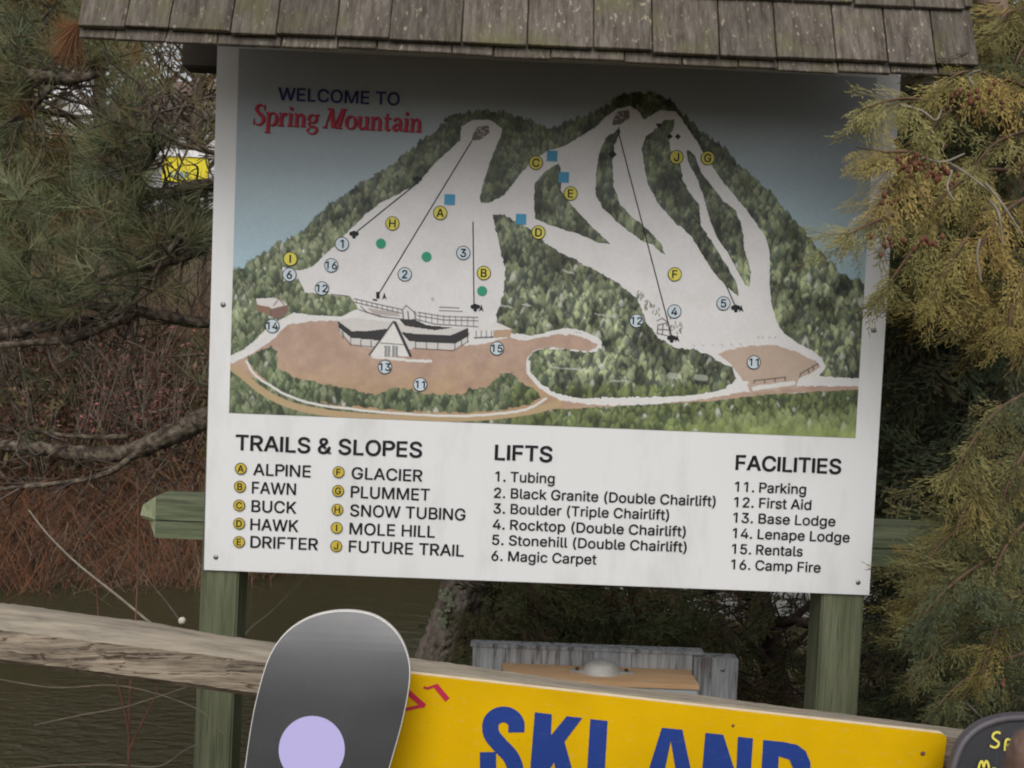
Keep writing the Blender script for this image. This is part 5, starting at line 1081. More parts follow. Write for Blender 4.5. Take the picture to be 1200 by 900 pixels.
# =================================================================== CEDAR ON THE RIGHT
GOLD = [(.21, .155, .05), (.155, .13, .042), (.27, .185, .06), (.10, .105, .04), (.13, .12, .04)]
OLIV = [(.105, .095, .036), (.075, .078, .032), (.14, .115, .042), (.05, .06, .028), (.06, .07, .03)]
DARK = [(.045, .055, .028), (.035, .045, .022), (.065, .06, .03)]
SPR = [cedar_spray(s, L=.085+.014*s, pairs=6+s % 3) for s in range(5)]
SPR_L = [cedar_spray(s+10, L=.13, pairs=6, w0=.0030, fine=.014) for s in range(3)]
def sprays(P, n, Ya, Yb, cols, T_=SPR, dn=.6, sc=(.8, 1.25), outx=-.7, outy=-.5, clump=0):
    out = []; pos = region3d(P, n, Ya, Yb)
    if clump:      # sprays hang in bunches at the branch ends, dark gaps between
        ce = region3d(P, clump, Ya, Yb); wh = NR.integers(0, clump, n); pos = ce[wh]+NR.normal(0, 1, (n, 3))*np.array([.045, .04, .045])
    x_, y_ = topx(pos); k_ = (y_ < 330) | (x_ > 1090) | (pos[:, 1] > .05); pos = pos[k_]; n = len(pos)
    d = np.stack([NR.normal(outx, .7, n), NR.normal(outy, .5, n), NR.normal(-dn, .45, n)], 1)
    which = NR.integers(0, len(T_), n); R0 = rot_from(d, np.zeros(n)); g_ = np.array([-.15, -1, .45]); tw = np.arctan2(-(R0[:, :, 0]@g_), R0[:, :, 2]@g_)+NR.normal(0, .5, n)
    c = pick(cols, n)
    if clump: c = np.array(cols)[NR.integers(0, len(cols), clump)][wh][k_]*NR.uniform(.75, 1.25, (n, 1))
    for k, (tv, tf, tc_) in enumerate(T_):
        s = which == k
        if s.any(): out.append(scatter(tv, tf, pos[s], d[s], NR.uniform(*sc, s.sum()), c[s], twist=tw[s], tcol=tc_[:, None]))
    return out
cb = at(1105, 800, .62)
cedar = thing('cedar_tree', 'golden green cedar overhanging the right edge of the map sign', 'tree', (cb.x, .62, -.28))
T1 = Tubes()
T1.add([(cb.x+.02, .62, -.5), at(1100, 800, .62), at(1102, 600, .62), at(1098, 450, .62), at(1092, 330, .60), at(1090, 180, .55), at(1085, -60, .5)], [.10, .085, .078, .07, .065, .05, .03], 12, .06, 8)
put('trunk', T1.mesh('trunk'), 'bark_dark', cedar, True)
T2 = Tubes()
T2.add([at(1099, 470, .62), at(1140, 330, .45), at(1190, 190, .12), at(1176, 90, -.08), at(1163, 20, -.12), at(1158, -80, -.12)], [.05, .045, .036, .035, .033, .03], 12, .05, 8)
put('limb', T2.mesh('limb'), 'bark_pale', cedar, True)
T3 = Tubes()
for P_ in [[(1095, 430, .6), (1105, 340, .3), (1120, 250, .0), (1090, 200, -.15), (1050, 165, -.25)], [(1095, 400, .6), (1130, 310, .2), (1150, 230, -.1), (1180, 190, -.2)], [(1100, 520, .6), (1140, 480, .3), (1190, 470, .1)], [(1100, 640, .62), (1150, 600, .3), (1180, 640, .1)], [(1095, 470, .6), (1075, 420, .7), (1060, 370, .7), (1045, 350, .7)], [(1100, 620, .6), (1070, 570, .8), (1045, 530, .8)]]:
    T3.add([at(*q) for q in P_], np.linspace(.02, .006, len(P_)), 6, .08, 5)
put('branch', T3.mesh('branch'), 'bark_dark', cedar, True)
for P_ in [[(1110, 190, -.22), (1135, 205, -.26), (1160, 225, -.3)], [(1115, 200, -.3), (1110, 220, -.32), (1118, 235, -.34)], [(1080, 185, -.3), (1105, 190, -.3), (1130, 180, -.28)], [(1093, 92, -.25), (1098, 110, -.27), (1094, 125, -.28)], [(1053, 122, -.3), (1080, 130, -.3), (1096, 141, -.3), (1104, 128, -.3)], [(1140, 100, -.3), (1135, 88, -.3), (1150, 82, -.32)], [(1155, 215, -.3), (1175, 240, -.33), (1198, 275, -.34)], [(1160, 235, -.3), (1170, 250, -.33), (1175, 285, -.33)], [(1195, 720, -.2), (1178, 735, -.22)], [(1130, 822, -.15), (1122, 845, -.15)], [(1130, 822, -.15), (1152, 842, -.15)], [(1148, 280, -.3), (1145, 300, -.3), (1150, 330, -.3)]]:
    T4 = Tubes(); T4.add([at(q[0], q[1], q[2]-.05) for q in P_], np.linspace(.0034, .0016, len(P_)), 5, .1, 5); put('twig', T4.mesh('twig'), 'twig_pale', cedar, True)
RG1 = [(1020, 150), (1060, 110), (1110, 90), (1150, 95), (1200, 70), (1225, 70), (1225, 320), (1150, 330), (1110, 350), (1075, 330), (1050, 290), (1060, 240), (1030, 200)]
RG1 = [(1090, 110), (1150, 95), (1225, 70), (1225, 320), (1150, 330), (1110, 340), (1095, 240)]
L_ = sprays(RG1, 130, -.2, .1, OLIV+GOLD[:1], outx=-.5, dn=1.1, sc=(.5, 1.0), clump=30)
L_ += sprays([(1100, 300), (1190, 280), (1215, 360), (1160, 370), (1110, 350)], 60, -.25, .1, GOLD[:2]+OLIV[:1], outx=-.1, dn=1.5)
L_ += sprays([(1150, -10), (1230, -10), (1230, 60), (1165, 30)], 60, -.2, .0, OLIV+GOLD[:1], outx=-.2, dn=.9)
L_ += sprays([(1118, 62), (1148, 50), (1150, 95), (1115, 100)], 16, -.34, -.2, OLIV, outx=-.5, dn=.8, sc=(.5, .8))
L_ += sprays([(1225, 420), (1170, 470), (1150, 560), (1110, 640), (1090, 700), (1075, 770), (1075, 830), (1130, 850), (1225, 850)], 200, -.32, .2, OLIV+DARK, outx=-.45, dn=.9, sc=(.6, 1.2), clump=40)
L_ += sprays([(1085, 600), (1120, 600), (1120, 700), (1092, 700)], 40, -.12, .05, OLIV+GOLD[:1], outx=-.6, dn=.8, sc=(.6, 1.0))
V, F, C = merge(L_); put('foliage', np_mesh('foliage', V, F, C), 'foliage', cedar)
L_ = sprays([(1062, 330), (1110, 300), (1230, 300), (1230, 850), (1060, 850), (1052, 600)], 900, .25, 1.0, DARK, SPR_L, sc=(1, 1.6))  # inner fill: leaf colour darkened to paint in the crown's unlit interior
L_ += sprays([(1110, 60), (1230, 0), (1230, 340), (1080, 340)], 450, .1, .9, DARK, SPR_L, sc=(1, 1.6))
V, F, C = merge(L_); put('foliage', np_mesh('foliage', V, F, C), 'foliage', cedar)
# near boughs: a curved stem with flat sprays hanging from both sides
def bough(path, cols, n, sc=(.55, 1.0), sag=.6):
    P_ = catmull([np.array(at(*q)) for q in path], 8); P_ = np.array(P_); m = len(P_)
    T_ = Tubes(); T_.add([tuple(p) for p in P_[::4]], np.linspace(.0045, .0014, len(P_[::4])), 5, .1, 3)
    put('branchlet', T_.mesh('branchlet'), 'twig_rust', cedar, True)
    f = np.sort(NR.uniform(.12, 1, n)); i = np.clip((f*(m-1)).astype(int), 0, m-2); pos = P_[i]+NR.normal(0, .006, (n, 3)); ax = P_[i+1]-P_[i]; ax /= np.linalg.norm(ax, axis=1)[:, None]
    side = np.cross(ax, np.array([0, -1.0, .2])); sg = np.where(np.arange(n) % 2, 1, -1)[:, None]
    d = ax*.9+side*sg*.55+np.array([0, -.12, -sag])+NR.normal(0, .16, (n, 3))
    R0 = rot_from(d, np.zeros(n)); g_ = np.array([-.1, -1, .35]); tw = np.arctan2(-(R0[:, :, 0]@g_), R0[:, :, 2]@g_)+NR.normal(0, .35, n)
    base = np.array(cols[NR.integers(0, len(cols))]); c = base[None]*NR.uniform(.8, 1.25, (n, 1))
    which = NR.integers(0, len(SPR), n); out = []; ss = NR.uniform(*sc, n)*(1.1-.35*f)
    for k, (tv, tf, tc_) in enumerate(SPR):
        q = which == k
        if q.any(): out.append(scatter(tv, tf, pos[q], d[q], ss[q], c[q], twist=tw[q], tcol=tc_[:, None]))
    return out
BG = [(.27, .215, .075), (.23, .19, .065), (.31, .235, .085), (.18, .165, .06), (.26, .185, .06), (.20, .18, .07)]
BO = [(.14, .125, .048), (.18, .145, .05), (.115, .11, .045), (.09, .095, .042)]
L_ = []
for pth in [[(1140, 140, -.25), (1085, 118, -.33), (1045, 117, -.36), (1010, 128, -.38)], [(1130, 205, -.22), (1075, 180, -.33), (1040, 178, -.36), (1003, 172, -.37)], [(1110, 262, -.25), (1060, 250, -.33), (1020, 262, -.36), (992, 276, -.37)],
            [(1110, 170, -.25), (1070, 200, -.33), (1040, 225, -.35), (1022, 250, -.35)], [(1120, 240, -.25), (1080, 280, -.33), (1050, 320, -.34), (1032, 345, -.33)], [(1190, 110, -.2), (1150, 85, -.3), (1120, 88, -.33), (1092, 108, -.34)],
            [(1215, 110, -.2), (1185, 95, -.28), (1160, 98, -.3), (1140, 125, -.3)], [(1160, 240, -.2), (1125, 290, -.3), (1100, 330, -.32), (1092, 360, -.32)], [(1210, 290, -.2), (1195, 330, -.25), (1185, 365, -.27), (1182, 392, -.27)],
            [(1215, 150, -.2), (1170, 165, -.28), (1140, 200, -.3), (1128, 240, -.3)], [(1215, 225, -.2), (1175, 250, -.28), (1150, 290, -.3), (1140, 335, -.3)], [(1190, 200, -.2), (1150, 200, -.28), (1110, 225, -.32), (1085, 255, -.33)], [(1130, 120, -.25), (1100, 140, -.33), (1085, 165, -.34), (1075, 190, -.34)]]:
    L_ += bough(pth, BG, 21, (.5, 1.0), .8)
for pth in [[(1215, 455, -.2), (1170, 480, -.27), (1135, 525, -.3), (1115, 565, -.3)], [(1215, 520, -.2), (1170, 545, -.27), (1140, 580, -.3), (1120, 620, -.3)], [(1215, 570, -.15), (1150, 600, -.22), (1105, 635, -.25), (1080, 668, -.25)], [(1215, 640, -.15), (1160, 655, -.25), (1110, 690, -.28), (1075, 730, -.28)],
            [(1215, 700, -.15), (1150, 725, -.25), (1100, 760, -.28), (1062, 800, -.28)], [(1215, 760, -.15), (1160, 780, -.25), (1120, 805, -.28), (1085, 845, -.28)], [(1215, 600, -.2), (1185, 630, -.3), (1165, 670, -.32), (1150, 715, -.32)], [(1215, 680, -.2), (1185, 705, -.3), (1165, 745, -.32), (1150, 790, -.32)],
            [(1215, 500, -.2), (1200, 530, -.3), (1180, 570, -.32), (1172, 610, -.32)], [(1140, 640, -.1), (1105, 660, -.15), (1085, 690, -.17), (1070, 715, -.17)], [(1215, 10, -.1), (1180, 15, -.2), (1165, 40, -.22), (1150, 65, -.22)], [(1215, 40, -.1), (1200, 55, -.2), (1190, 75, -.22), (1185, 95, -.22)]]:
    L_ += bough(pth, BO, 22, (.6, 1.1), .9)
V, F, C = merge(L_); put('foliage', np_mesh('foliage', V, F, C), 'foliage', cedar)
# cones: little brown clusters
def cones():
    bm = bmesh.new(); bmesh.ops.create_icosphere(bm, subdivisions=1, radius=1); bm.verts.ensure_lookup_table()
    tv = np.array([v.co[:] for v in bm.verts]); tf = np.array([[v.index for v in f.verts] for f in bm.faces]); bm.free()
    cents = [(1052, 198, -.33, 26), (1078, 212, -.34, 22), (1112, 128, -.32, 12), (1020, 238, -.35, 4), (1062, 285, -.33, 12), (1025, 290, -.34, 7), (1140, 120, -.3, 6), (1148, 578, -.2, 5), (1172, 880-40, -.2, 3), (1100, 330, -.2, 8), (1150, 785, -.25, 4)]
    for x, y, Y, n in cents:
        c = np.array(at(x, y, Y)); V = []; F = []; b = 0
        for i in range(n):
            s = NR.uniform(.003, .0055); p = c+NR.normal(0, .0125, 3)*np.array([1.3, .8, .8])+np.array([0, -.07, 0])
            V.append(tv*np.array([s, s, s*1.4])+p); F.append(tf+b); b += len(tv)
        put('cone_cluster', np_mesh('cones', np.concatenate(V), np.concatenate(F)), 'cone_red', cedar, False)
cones()
# tiny leaf on the roof shingles
# =================================================================== DARK CEDAR BEHIND THE LOWER SIGN
sc_ = at(760, 800, 1.7)
cedar2 = thing('cedar_tree', 'dark shaded cedar behind the grey utility box below the map sign', 'tree', (sc_.x, 1.7, -.28))
T1 = Tubes(); T1.add([(sc_.x+.35, 1.75, -.6), at(912, 850, 1.75), at(905, 780, 1.75), at(898, 730, 1.72), at(880, 680, 1.7), at(820, 500, 1.7), at(800, 300, 1.7)], [.07, .06, .052, .05, .05, .05, .03], 10, .1, 7)
put('trunk', T1.mesh('trunk'), 'bark_dark', cedar2, True)
T1 = Tubes()
for P_ in [[(898, 735, 1.72), (925, 728, 1.6), (955, 735, 1.5), (1000, 760, 1.4), (1050, 790, 1.4)], [(890, 700, 1.7), (850, 690, 1.6), (800, 700, 1.5)], [(900, 745, 1.7), (935, 720, 1.8), (970, 690, 1.8)], [(905, 780, 1.7), (930, 755, 1.7), (948, 740, 1.7)], [(700, 850, 1.9), (710, 780, 1.8), (730, 700, 1.8)], [(905, 790, 1.7), (885, 760, 1.6), (860, 740, 1.6)], [(1000, 765, 1.4), (1030, 800, 1.4), (1040, 840, 1.4)], [(1070, 850, 1.5), (1060, 780, 1.5), (1080, 700, 1.5), (1075, 600, 1.5)]]:
    T1.add([at(*q) for q in P_], np.linspace(.028, .008, len(P_)), 6, .12, 5)
for k in range(150):
    x = NR.uniform(840, 1080); y = NR.uniform(690, 850); Y = NR.uniform(1.0, 1.9); p = np.array(at(x, y, Y)); d = NR.normal(0, 1, 3)*np.array([.12, .08, .12])
    T1.add([p, p+d*.5+NR.normal(0, .012, 3), p+d], [.004, .003, .0015], 4, 0, 3)
put('branch', T1.mesh('branch'), 'bark_dark', cedar2, True)
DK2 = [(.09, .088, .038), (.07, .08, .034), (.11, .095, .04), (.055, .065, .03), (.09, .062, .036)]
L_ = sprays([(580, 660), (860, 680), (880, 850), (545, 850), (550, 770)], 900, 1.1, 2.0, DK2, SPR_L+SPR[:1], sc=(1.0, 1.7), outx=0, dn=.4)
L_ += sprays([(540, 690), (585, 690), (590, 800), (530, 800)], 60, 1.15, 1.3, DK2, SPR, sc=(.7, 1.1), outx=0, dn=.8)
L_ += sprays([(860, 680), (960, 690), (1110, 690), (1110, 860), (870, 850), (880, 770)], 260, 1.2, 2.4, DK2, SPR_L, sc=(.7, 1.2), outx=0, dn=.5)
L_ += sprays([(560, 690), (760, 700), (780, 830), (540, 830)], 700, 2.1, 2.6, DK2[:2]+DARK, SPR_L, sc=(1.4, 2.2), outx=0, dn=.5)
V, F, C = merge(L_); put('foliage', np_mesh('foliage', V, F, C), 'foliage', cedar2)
# third cedar further right, fills the depth beside the sign
c3 = at(1160, 800, 2.4)
cedar3 = thing('cedar_tree', 'darker cedar standing behind the golden cedar at the far right', 'tree', (c3.x, 2.4, -.3))
T1 = Tubes(); T1.add([(c3.x, 2.4, -.6), at(1165, 700, 2.4), at(1168, 470, 2.4), at(1172, 330, 2.4), at(1160, -50, 2.4)], [.09, .08, .06, .05, .03], 9, .08, 6)
for P_ in [[(1168, 480, 2.4), (1160, 420, 2.3), (1155, 380, 2.2)], [(1170, 450, 2.4), (1185, 400, 2.4), (1198, 370, 2.4)], [(1168, 600, 2.4), (1120, 560, 2.2), (1080, 545, 2.1)]]: T1.add([at(*q) for q in P_], [.03, .02, .01], 6, .1, 5)
put('trunk', T1.mesh('trunk'), 'bark_dark', cedar3, True)
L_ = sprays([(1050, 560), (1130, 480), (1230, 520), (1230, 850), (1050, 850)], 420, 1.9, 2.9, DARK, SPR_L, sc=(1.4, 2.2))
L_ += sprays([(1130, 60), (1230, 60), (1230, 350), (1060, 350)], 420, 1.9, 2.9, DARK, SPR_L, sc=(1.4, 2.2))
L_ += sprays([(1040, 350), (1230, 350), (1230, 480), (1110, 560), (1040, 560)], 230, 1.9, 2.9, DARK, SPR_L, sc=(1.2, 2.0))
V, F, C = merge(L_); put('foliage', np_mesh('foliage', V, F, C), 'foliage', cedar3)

# =================================================================== PINE BEHIND THE SIGN
pb = at(500, 800, 1.45)
pine = thing('pine_tree', 'scaly barked pine behind the map sign with long limbs reaching left', 'tree', (pb.x, 1.45, -.3))
T1 = Tubes()
PT = [(490, 960, 1.45), (500, 860, 1.45), (510, 790, 1.45), (528, 735, 1.45), (545, 680, 1.45), (560, 600, 1.5), (540, 400, 1.6), (480, 100, 1.7), (440, -200, 1.8)]
T1.add([at(*q) for q in PT], [.115, .10, .090, .086, .084, .083, .08, .075, .06], 26, .10, 12)
trunk = put('trunk', T1.mesh('trunk'), 'bark', pine, True)
T1 = Tubes()      # scaly bark plates on the visible part
V = []; F = []; b = 0
for k in range(420):
    t_ = NR.uniform(0, 1); base = np.array(at(496+t_*49, 860-t_*180, 1.45)); a = NR.uniform(-2.6, .3)
    rr = .098-.014*t_; n_ = np.array([math.cos(a), math.sin(a), 0]); tg = np.array([-math.sin(a), math.cos(a), 0]); up_ = np.array([.22, 0, .97])
    p = base+n_*rr*1.0; s = NR.uniform(.008, .018); h = s*NR.uniform(.9, 2.0); hh = NR.uniform(.003, .008)
    q = [p-tg*s-up_*h*.6, p+tg*s*.7-up_*h, p+tg*s+up_*h*.5, p-tg*s*.4+up_*h]
    q2_ = [x+n_*hh-(x-p)*.25 for x in q]
    V += q+q2_; F += [(b+4, b+5, b+6, b+7)]+[(b+i, b+(i+1) % 4, b+4+(i+1) % 4, b+4+i) for i in range(4)]; b += 8
put('bark_plate', np_mesh('bark_plate', np.array(V), np.array(F)), 'bark', trunk).__setitem__('kind', 'stuff')
V = []; F = []; b = 0
for cx, cy, n in [(523, 703, 34), (519, 720, 18)]:
    c_ = np.array(at(cx, cy, 1.357))
    for k in range(n):
        p = c_+NR.normal(0, 1, 3)*np.array([.013, .002, .022]); m_ = 6; s = NR.uniform(.005, .011)
        ring = [p+np.array([math.cos(a)*s*NR.uniform(.6, 1.2), -.004+NR.normal(0, .001), math.sin(a)*s*NR.uniform(.6, 1.2)]) for a in np.arange(m_)*2*math.pi/m_]
        V += ring; F += [(b, b+1, b+2, b+3), (b, b+3, b+4, b+5)]; b += m_
put('lichen_patch', np_mesh('lichen', np.array(V), np.array(F)), 'lichen', trunk)['kind'] = 'stuff'
limbs = [
 [(545, 520, 1.6, .05), (400, 400, 1.6, .034), (300, 366, 1.55, .029), (242, 378, 1.5, .025), (200, 372, 1.4, .023), (150, 362, 1.35, .02), (100, 358, 1.3, .016), (40, 352, 1.3, .013), (-60, 350, 1.3, .01)],
 [(165, 365, 1.38, .02), (125, 382, 1.3, .019), (80, 398, 1.25, .017), (30, 402, 1.2, .014), (-60, 412, 1.2, .01)],
 [(110, 375, 1.5, .02), (60, 382, 1.55, .026), (0, 392, 1.6, .026), (-80, 398, 1.6, .02)],
 [(545, 560, 1.6, .07), (400, 470, 1.6, .06), (300, 470, 1.55, .054), (240, 492, 1.5, .048), (195, 512, 1.45, .042), (150, 530, 1.4, .036), (95, 532, 1.35, .032), (40, 525, 1.35, .026), (-40, 520, 1.35, .02)],
 [(160, 530, 1.4, .014), (135, 550, 1.3, .013), (100, 562, 1.25, .012), (55, 568, 1.2, .010), (0, 573, 1.2, .009), (-60, 578, 1.2, .008)],
 [(150, 512, 1.42, .012), (100, 512, 1.4, .011), (60, 508, 1.38, .009), (20, 500, 1.35, .006)],
 [(545, 400, 1.6, .05), (400, 270, 1.6, .034), (300, 225, 1.55, .028), (245, 216, 1.5, .026), (195, 226, 1.45, .022), (152, 224, 1.4, .018), (120, 200, 1.4, .01)],
 [(150, 220, 1.4, .018), (172, 190, 1.4, .016), (192, 165, 1.42, .012), (210, 135, 1.45, .010), (235, 90, 1.5, .007)],
 [(320, 240, 1.6, .03), (260, 262, 1.55, .028), (238, 290, 1.5, .024), (205, 305, 1.4, .017), (150, 318, 1.35, .011), (60, 345, 1.3, .008)],
 [(400, 330, 1.6, .03), (250, 250, 1.7, .02), (210, 280, 1.4, .014), (185, 315, 1.3, .007), (178, 340, 1.3, .005)],
 [(-80, 100, 1.6, .03), (0, 88, 1.6, .026), (45, 90, 1.6, .03), (90, 92, 1.6, .022), (120, 85, 1.65, .01)],
 [(60, 100, 1.6, .016), (40, 125, 1.6, .012), (25, 140, 1.6, .006)],
 [(545, 330, 1.6, .03), (350, 200, 1.6, .014), (245, 178, 1.35, .010), (205, 165, 1.3, .008), (172, 142, 1.3, .007), (160, 115, 1.3, .006), (166, 92, 1.3, .004)],
 [(0, 60, 1.7, .01), (40, 30, 1.7, .008), (75, -5, 1.7, .006)],
 [(240, 415, 1.4, .006), (215, 417, 1.4, .005), (195, 418, 1.4, .004)],
 [(92, 360, 1.3, .005), (98, 400, 1.3, .005), (110, 440, 1.3, .005), (125, 465, 1.3, .004)],
 [(245, 700, 1.0, .0), (0, 0, 0, 0)],
]
Tl = Tubes(); tuft_sites = []
for lm in limbs[:-1]:
    pts = [np.array(at(q[0], q[1], q[2])) for q in lm]; rad = [q[3]*.92 for q in lm]
    Tl.add(pts, rad, 10 if rad[0] > .02 else 6, .16, 8)
put('limb', Tl.mesh('limb'), 'bark_limb', pine, True)
Tt = Tubes()
for k in range(330):           # twigs along the limbs
    lm = limbs[NR.integers(0, 14)]; i = NR.integers(0, len(lm)-1); f = NR.random()
    a = np.array(lm[i]); b_ = np.array(lm[i+1]); q = a*(1-f)+b_*f
    if q[0] > 300 or (q[1] > 430 and NR.random() < .5): continue
    p = np.array(at(q[0], q[1], q[2])); ln = NR.uniform(.06, .28); d = NR.normal(0, 1, 3)*np.array([1, .6, .9])+np.array([-.5, -.2, .25 if NR.random() < .6 else -.3]); d /= np.linalg.norm(d)
    e = p+d*ln; mid = (p+e)/2+NR.normal(0, ln*.12, 3)
    Tt.add([p, mid, e], [.005, .0035, .002], 4, .1, 4); tuft_sites.append((e, d, q[1]))
    for s in range(2):
        d2 = d+NR.normal(0, .7, 3); d2 /= np.linalg.norm(d2); e2 = mid+d2*ln*.6; Tt.add([mid, (mid+e2)/2+NR.normal(0, .01, 3), e2], [.003, .0022, .0015], 4, 0, 3); tuft_sites.append((e2, d2, q[1]))
for k in range(60):            # curling dead twigs hanging below the big limbs
    x = NR.uniform(0, 245); y = NR.choice([140, 180, 400, 540, 560]); p = np.array(at(x, y, NR.uniform(1.1, 1.5))); a0 = NR.uniform(0, 6.28); pts = [p]
    d = np.array([math.cos(a0), NR.normal(0, .3), -abs(math.sin(a0))-.3])
    for s in range(5):
        d = d+NR.normal(0, .5, 3); d /= np.linalg.norm(d); pts.append(pts[-1]+d*NR.uniform(.02, .05))
    Tt.add(pts, np.linspace(.003, .0014, len(pts)), 4, 0, 3)
put('twig', Tt.mesh('twig'), 'twig_dark', pine, True)
PG = [(.14, .16, .075), (.18, .195, .10), (.10, .12, .065), (.20, .20, .11), (.15, .175, .11), (.20, .16, .08)]
PBR = [(.16, .085, .03), (.19, .11, .045), (.13, .08, .035)]
TU = [needle_tuft(30, .115, .0015, 1.0, s) for s in range(4)]+[needle_tuft(28, .11, .0014, 1.5, 9)]
GAPS = [(120, 356, 250, 388), (0, 378, 120, 404), (40, 96, 122, 152), (178, 108, 222, 150), (190, 176, 240, 212), (225, 310, 245, 345), (40, 520, 200, 600), (110, 385, 200, 500)]
def clear(pos, mg=0):
    x, y = topx(pos); ok = np.ones(len(pos), bool)
    for a, b, c, d in GAPS: ok &= ~((x > a-mg) & (x < c+mg) & (y > b-mg) & (y < d+mg))
    return ok
def tufts(pos, d, cols, T_=TU, sc=(.8, 1.2)):
    k_ = clear(pos, 8) & ((topx(pos)[1] < 385) | (NR.random(len(pos)) < .35)); pos = pos[k_]; d = d[k_]; cols = cols[k_]
    out = []; n = len(pos); which = NR.integers(0, len(T_), n); s_ = NR.uniform(*sc, n)
    for k, (tv, tf) in enumerate(T_):
        m = which == k
        if m.any(): out.append(scatter(tv, tf, pos[m], d[m], s_[m], cols[m]))
    return out
sites = [s for s in tuft_sites if s[2] < 470 or NR.random() < .12]
pos = np.array([s[0] for s in sites]); dd = np.array([s[1] for s in sites])+np.array([0, 0, .25])
L_ = tufts(pos, dd, pick(PG, len(pos)))
def tuft_region(P, n, Ya, Yb, cols, d0=(-.3, -.4, .6), sd=.6, **k):
    pos = region3d(P, n, Ya, Yb); d = np.array(d0)+NR.normal(0, sd, (n, 3)); return tufts(pos, d, pick(cols, n), **k)
L_ += tuft_region([(-30, 100), (120, 90), (250, 230), (250, 300), (150, 330), (-30, 340)], 150, 1.25, 2.1, PG)
L_ += tuft_region([(-30, 200), (120, 210), (110, 350), (-30, 360)], 60, .9, 1.3, PG[:4])
L_ += tuft_region([(-30, -20), (300, -20), (260, 110), (-30, 140)], 110, 1.5, 2.3, PG+PBR[:1])
L_ += tuft_region([(60, 150), (240, 160), (240, 300), (60, 300)], 80, 1.6, 2.2, PBR+PG[:1])
L_ += tuft_region([(190, 410), (240, 400), (240, 470), (200, 470)], 22, 1.3, 1.6, PG)
V, F, C = merge(L_); put('needles', np_mesh('needles', V, F, C), 'foliage', pine)
# the rusty dead needle clump
bt = needle_tuft(420, .17, .0010, .62, 33)
p0 = np.array([at(88, 34, 1.0)]); L_ = [scatter(bt[0], bt[1], p0, np.array([[-.42, -.1, -1.0]]), np.array([.82]), np.array([(.21, .10, .05)]))]
p0 = np.array([at(160, 55, 1.5)]); L_ += [scatter(bt[0][:800], bt[1][:200], p0, np.array([[-.1, -.1, -1.0]]), np.array([.55]), np.array([(.17, .09, .04)]))]
p0 = np.array([at(86, 34, 1.0)]*2); L_ += [scatter(bt[0][:600], bt[1][:150], p0, np.array([[-1.0, -.1, .2], [.6, -.1, .1]]), np.array([.45, .3]), np.array([(.26, .13, .05), (.24, .12, .05)]))]
V, F, C = merge(L_); put('dead_needles', np_mesh('dead_needles', V, F, C), 'foliage', pine)

# =================================================================== BACKGROUND
def gh(x, y): return float(height(np.array([x]), np.array([y]))[0])
def far_tree(px, Y, h, crown_r, cols, label, dens=500, evergreen=True, group=None, cat='tree', s_leaf=.5):
    p = at(px, 300, Y); x = p.x; z = gh(x, Y)
    t_ = thing('pine_tree' if evergreen else 'bare_tree', label, cat, (x, Y, z), group)
    T_ = Tubes(); lean = NR.normal(0, .04, 2)
    T_.add([(x, Y, z-.3), (x+lean[0]*h*.5, Y+lean[1]*h*.5, z+h*.5), (x+lean[0]*h, Y, z+h)], [h*.022, h*.015, h*.004], 8, .08, 6)
    tips = []
    for k in range(26 if evergreen else 60):
        f = NR.uniform(.40 if evergreen and px < 260 else .15, .95); b = np.array([x+lean[0]*h*f, Y+lean[1]*h*f, z+h*f]); a = NR.uniform(0, 6.28); L = crown_r*(1.1-f)*NR.uniform(.6, 1.1)+.3
        e = b+np.array([math.cos(a)*L, math.sin(a)*L, L*(NR.uniform(-.15, .25) if evergreen else NR.uniform(.4, 1.0))])
        m = (b+e)/2+NR.normal(0, L*.06, 3)+np.array([0, 0, -L*.05]); T_.add([b, m, e], [h*.007*(1.2-f), h*.005*(1.2-f), .006], 5, .1, 4); tips.append((b, m, e))
        if not evergreen:
            for s in range(3):
                e2 = m+NR.normal(0, L*.35, 3)+np.array([0, 0, L*.4]); T_.add([m, (m+e2)/2, e2], [h*.0022, h*.0016, .003], 4, 0, 3); tips.append((m, (m+e2)/2, e2))
    put('trunk', T_.mesh('trunk'), 'bark_limb', t_, True)
    if dens:
        idx = NR.integers(0, len(tips), dens); f = NR.uniform(.25, 1.05, dens)[:, None]
        A = np.array([tips[i][0] for i in idx]); E = np.array([tips[i][2] for i in idx]); pos = A*(1-f)+E*f+NR.normal(0, crown_r*.10, (dens, 3))
        tv, tf = needle_tuft(26, 1.0, .022, 1.4, 5) if evergreen else leaf_clump(26, 1.0, .2, 5)
        if px < 260: kk = clear(pos, 10); pos = pos[kk]; dens = len(pos)
        v, f_, c = scatter(tv, tf, pos, NR.normal(0, 1, (dens, 3)), NR.uniform(.6, 1.2, dens)*s_leaf, pick(cols, dens, .25)); put('crown', np_mesh('crown', v, f_, c), 'foliage', t_)
    return t_
YG = [(.17, .155, .055), (.13, .135, .055), (.21, .17, .065), (.22, .15, .07)]
BRN = [(.12, .075, .04), (.15, .10, .055), (.09, .06, .035)]
specs = [(-60, 6.2, 6.5, 1.7, YG, 'olive pine across the pond at the far left edge', 900, True), (12, 8.0, 7.5, 1.8, YG, 'yellowish pine across the pond left of the rusty needle clump', 900, True),
]
for px, Y, h, cr, cols, lab, dn, ev in specs: far_tree(px, Y, h, cr, cols, lab, dn, ev, s_leaf=.34)
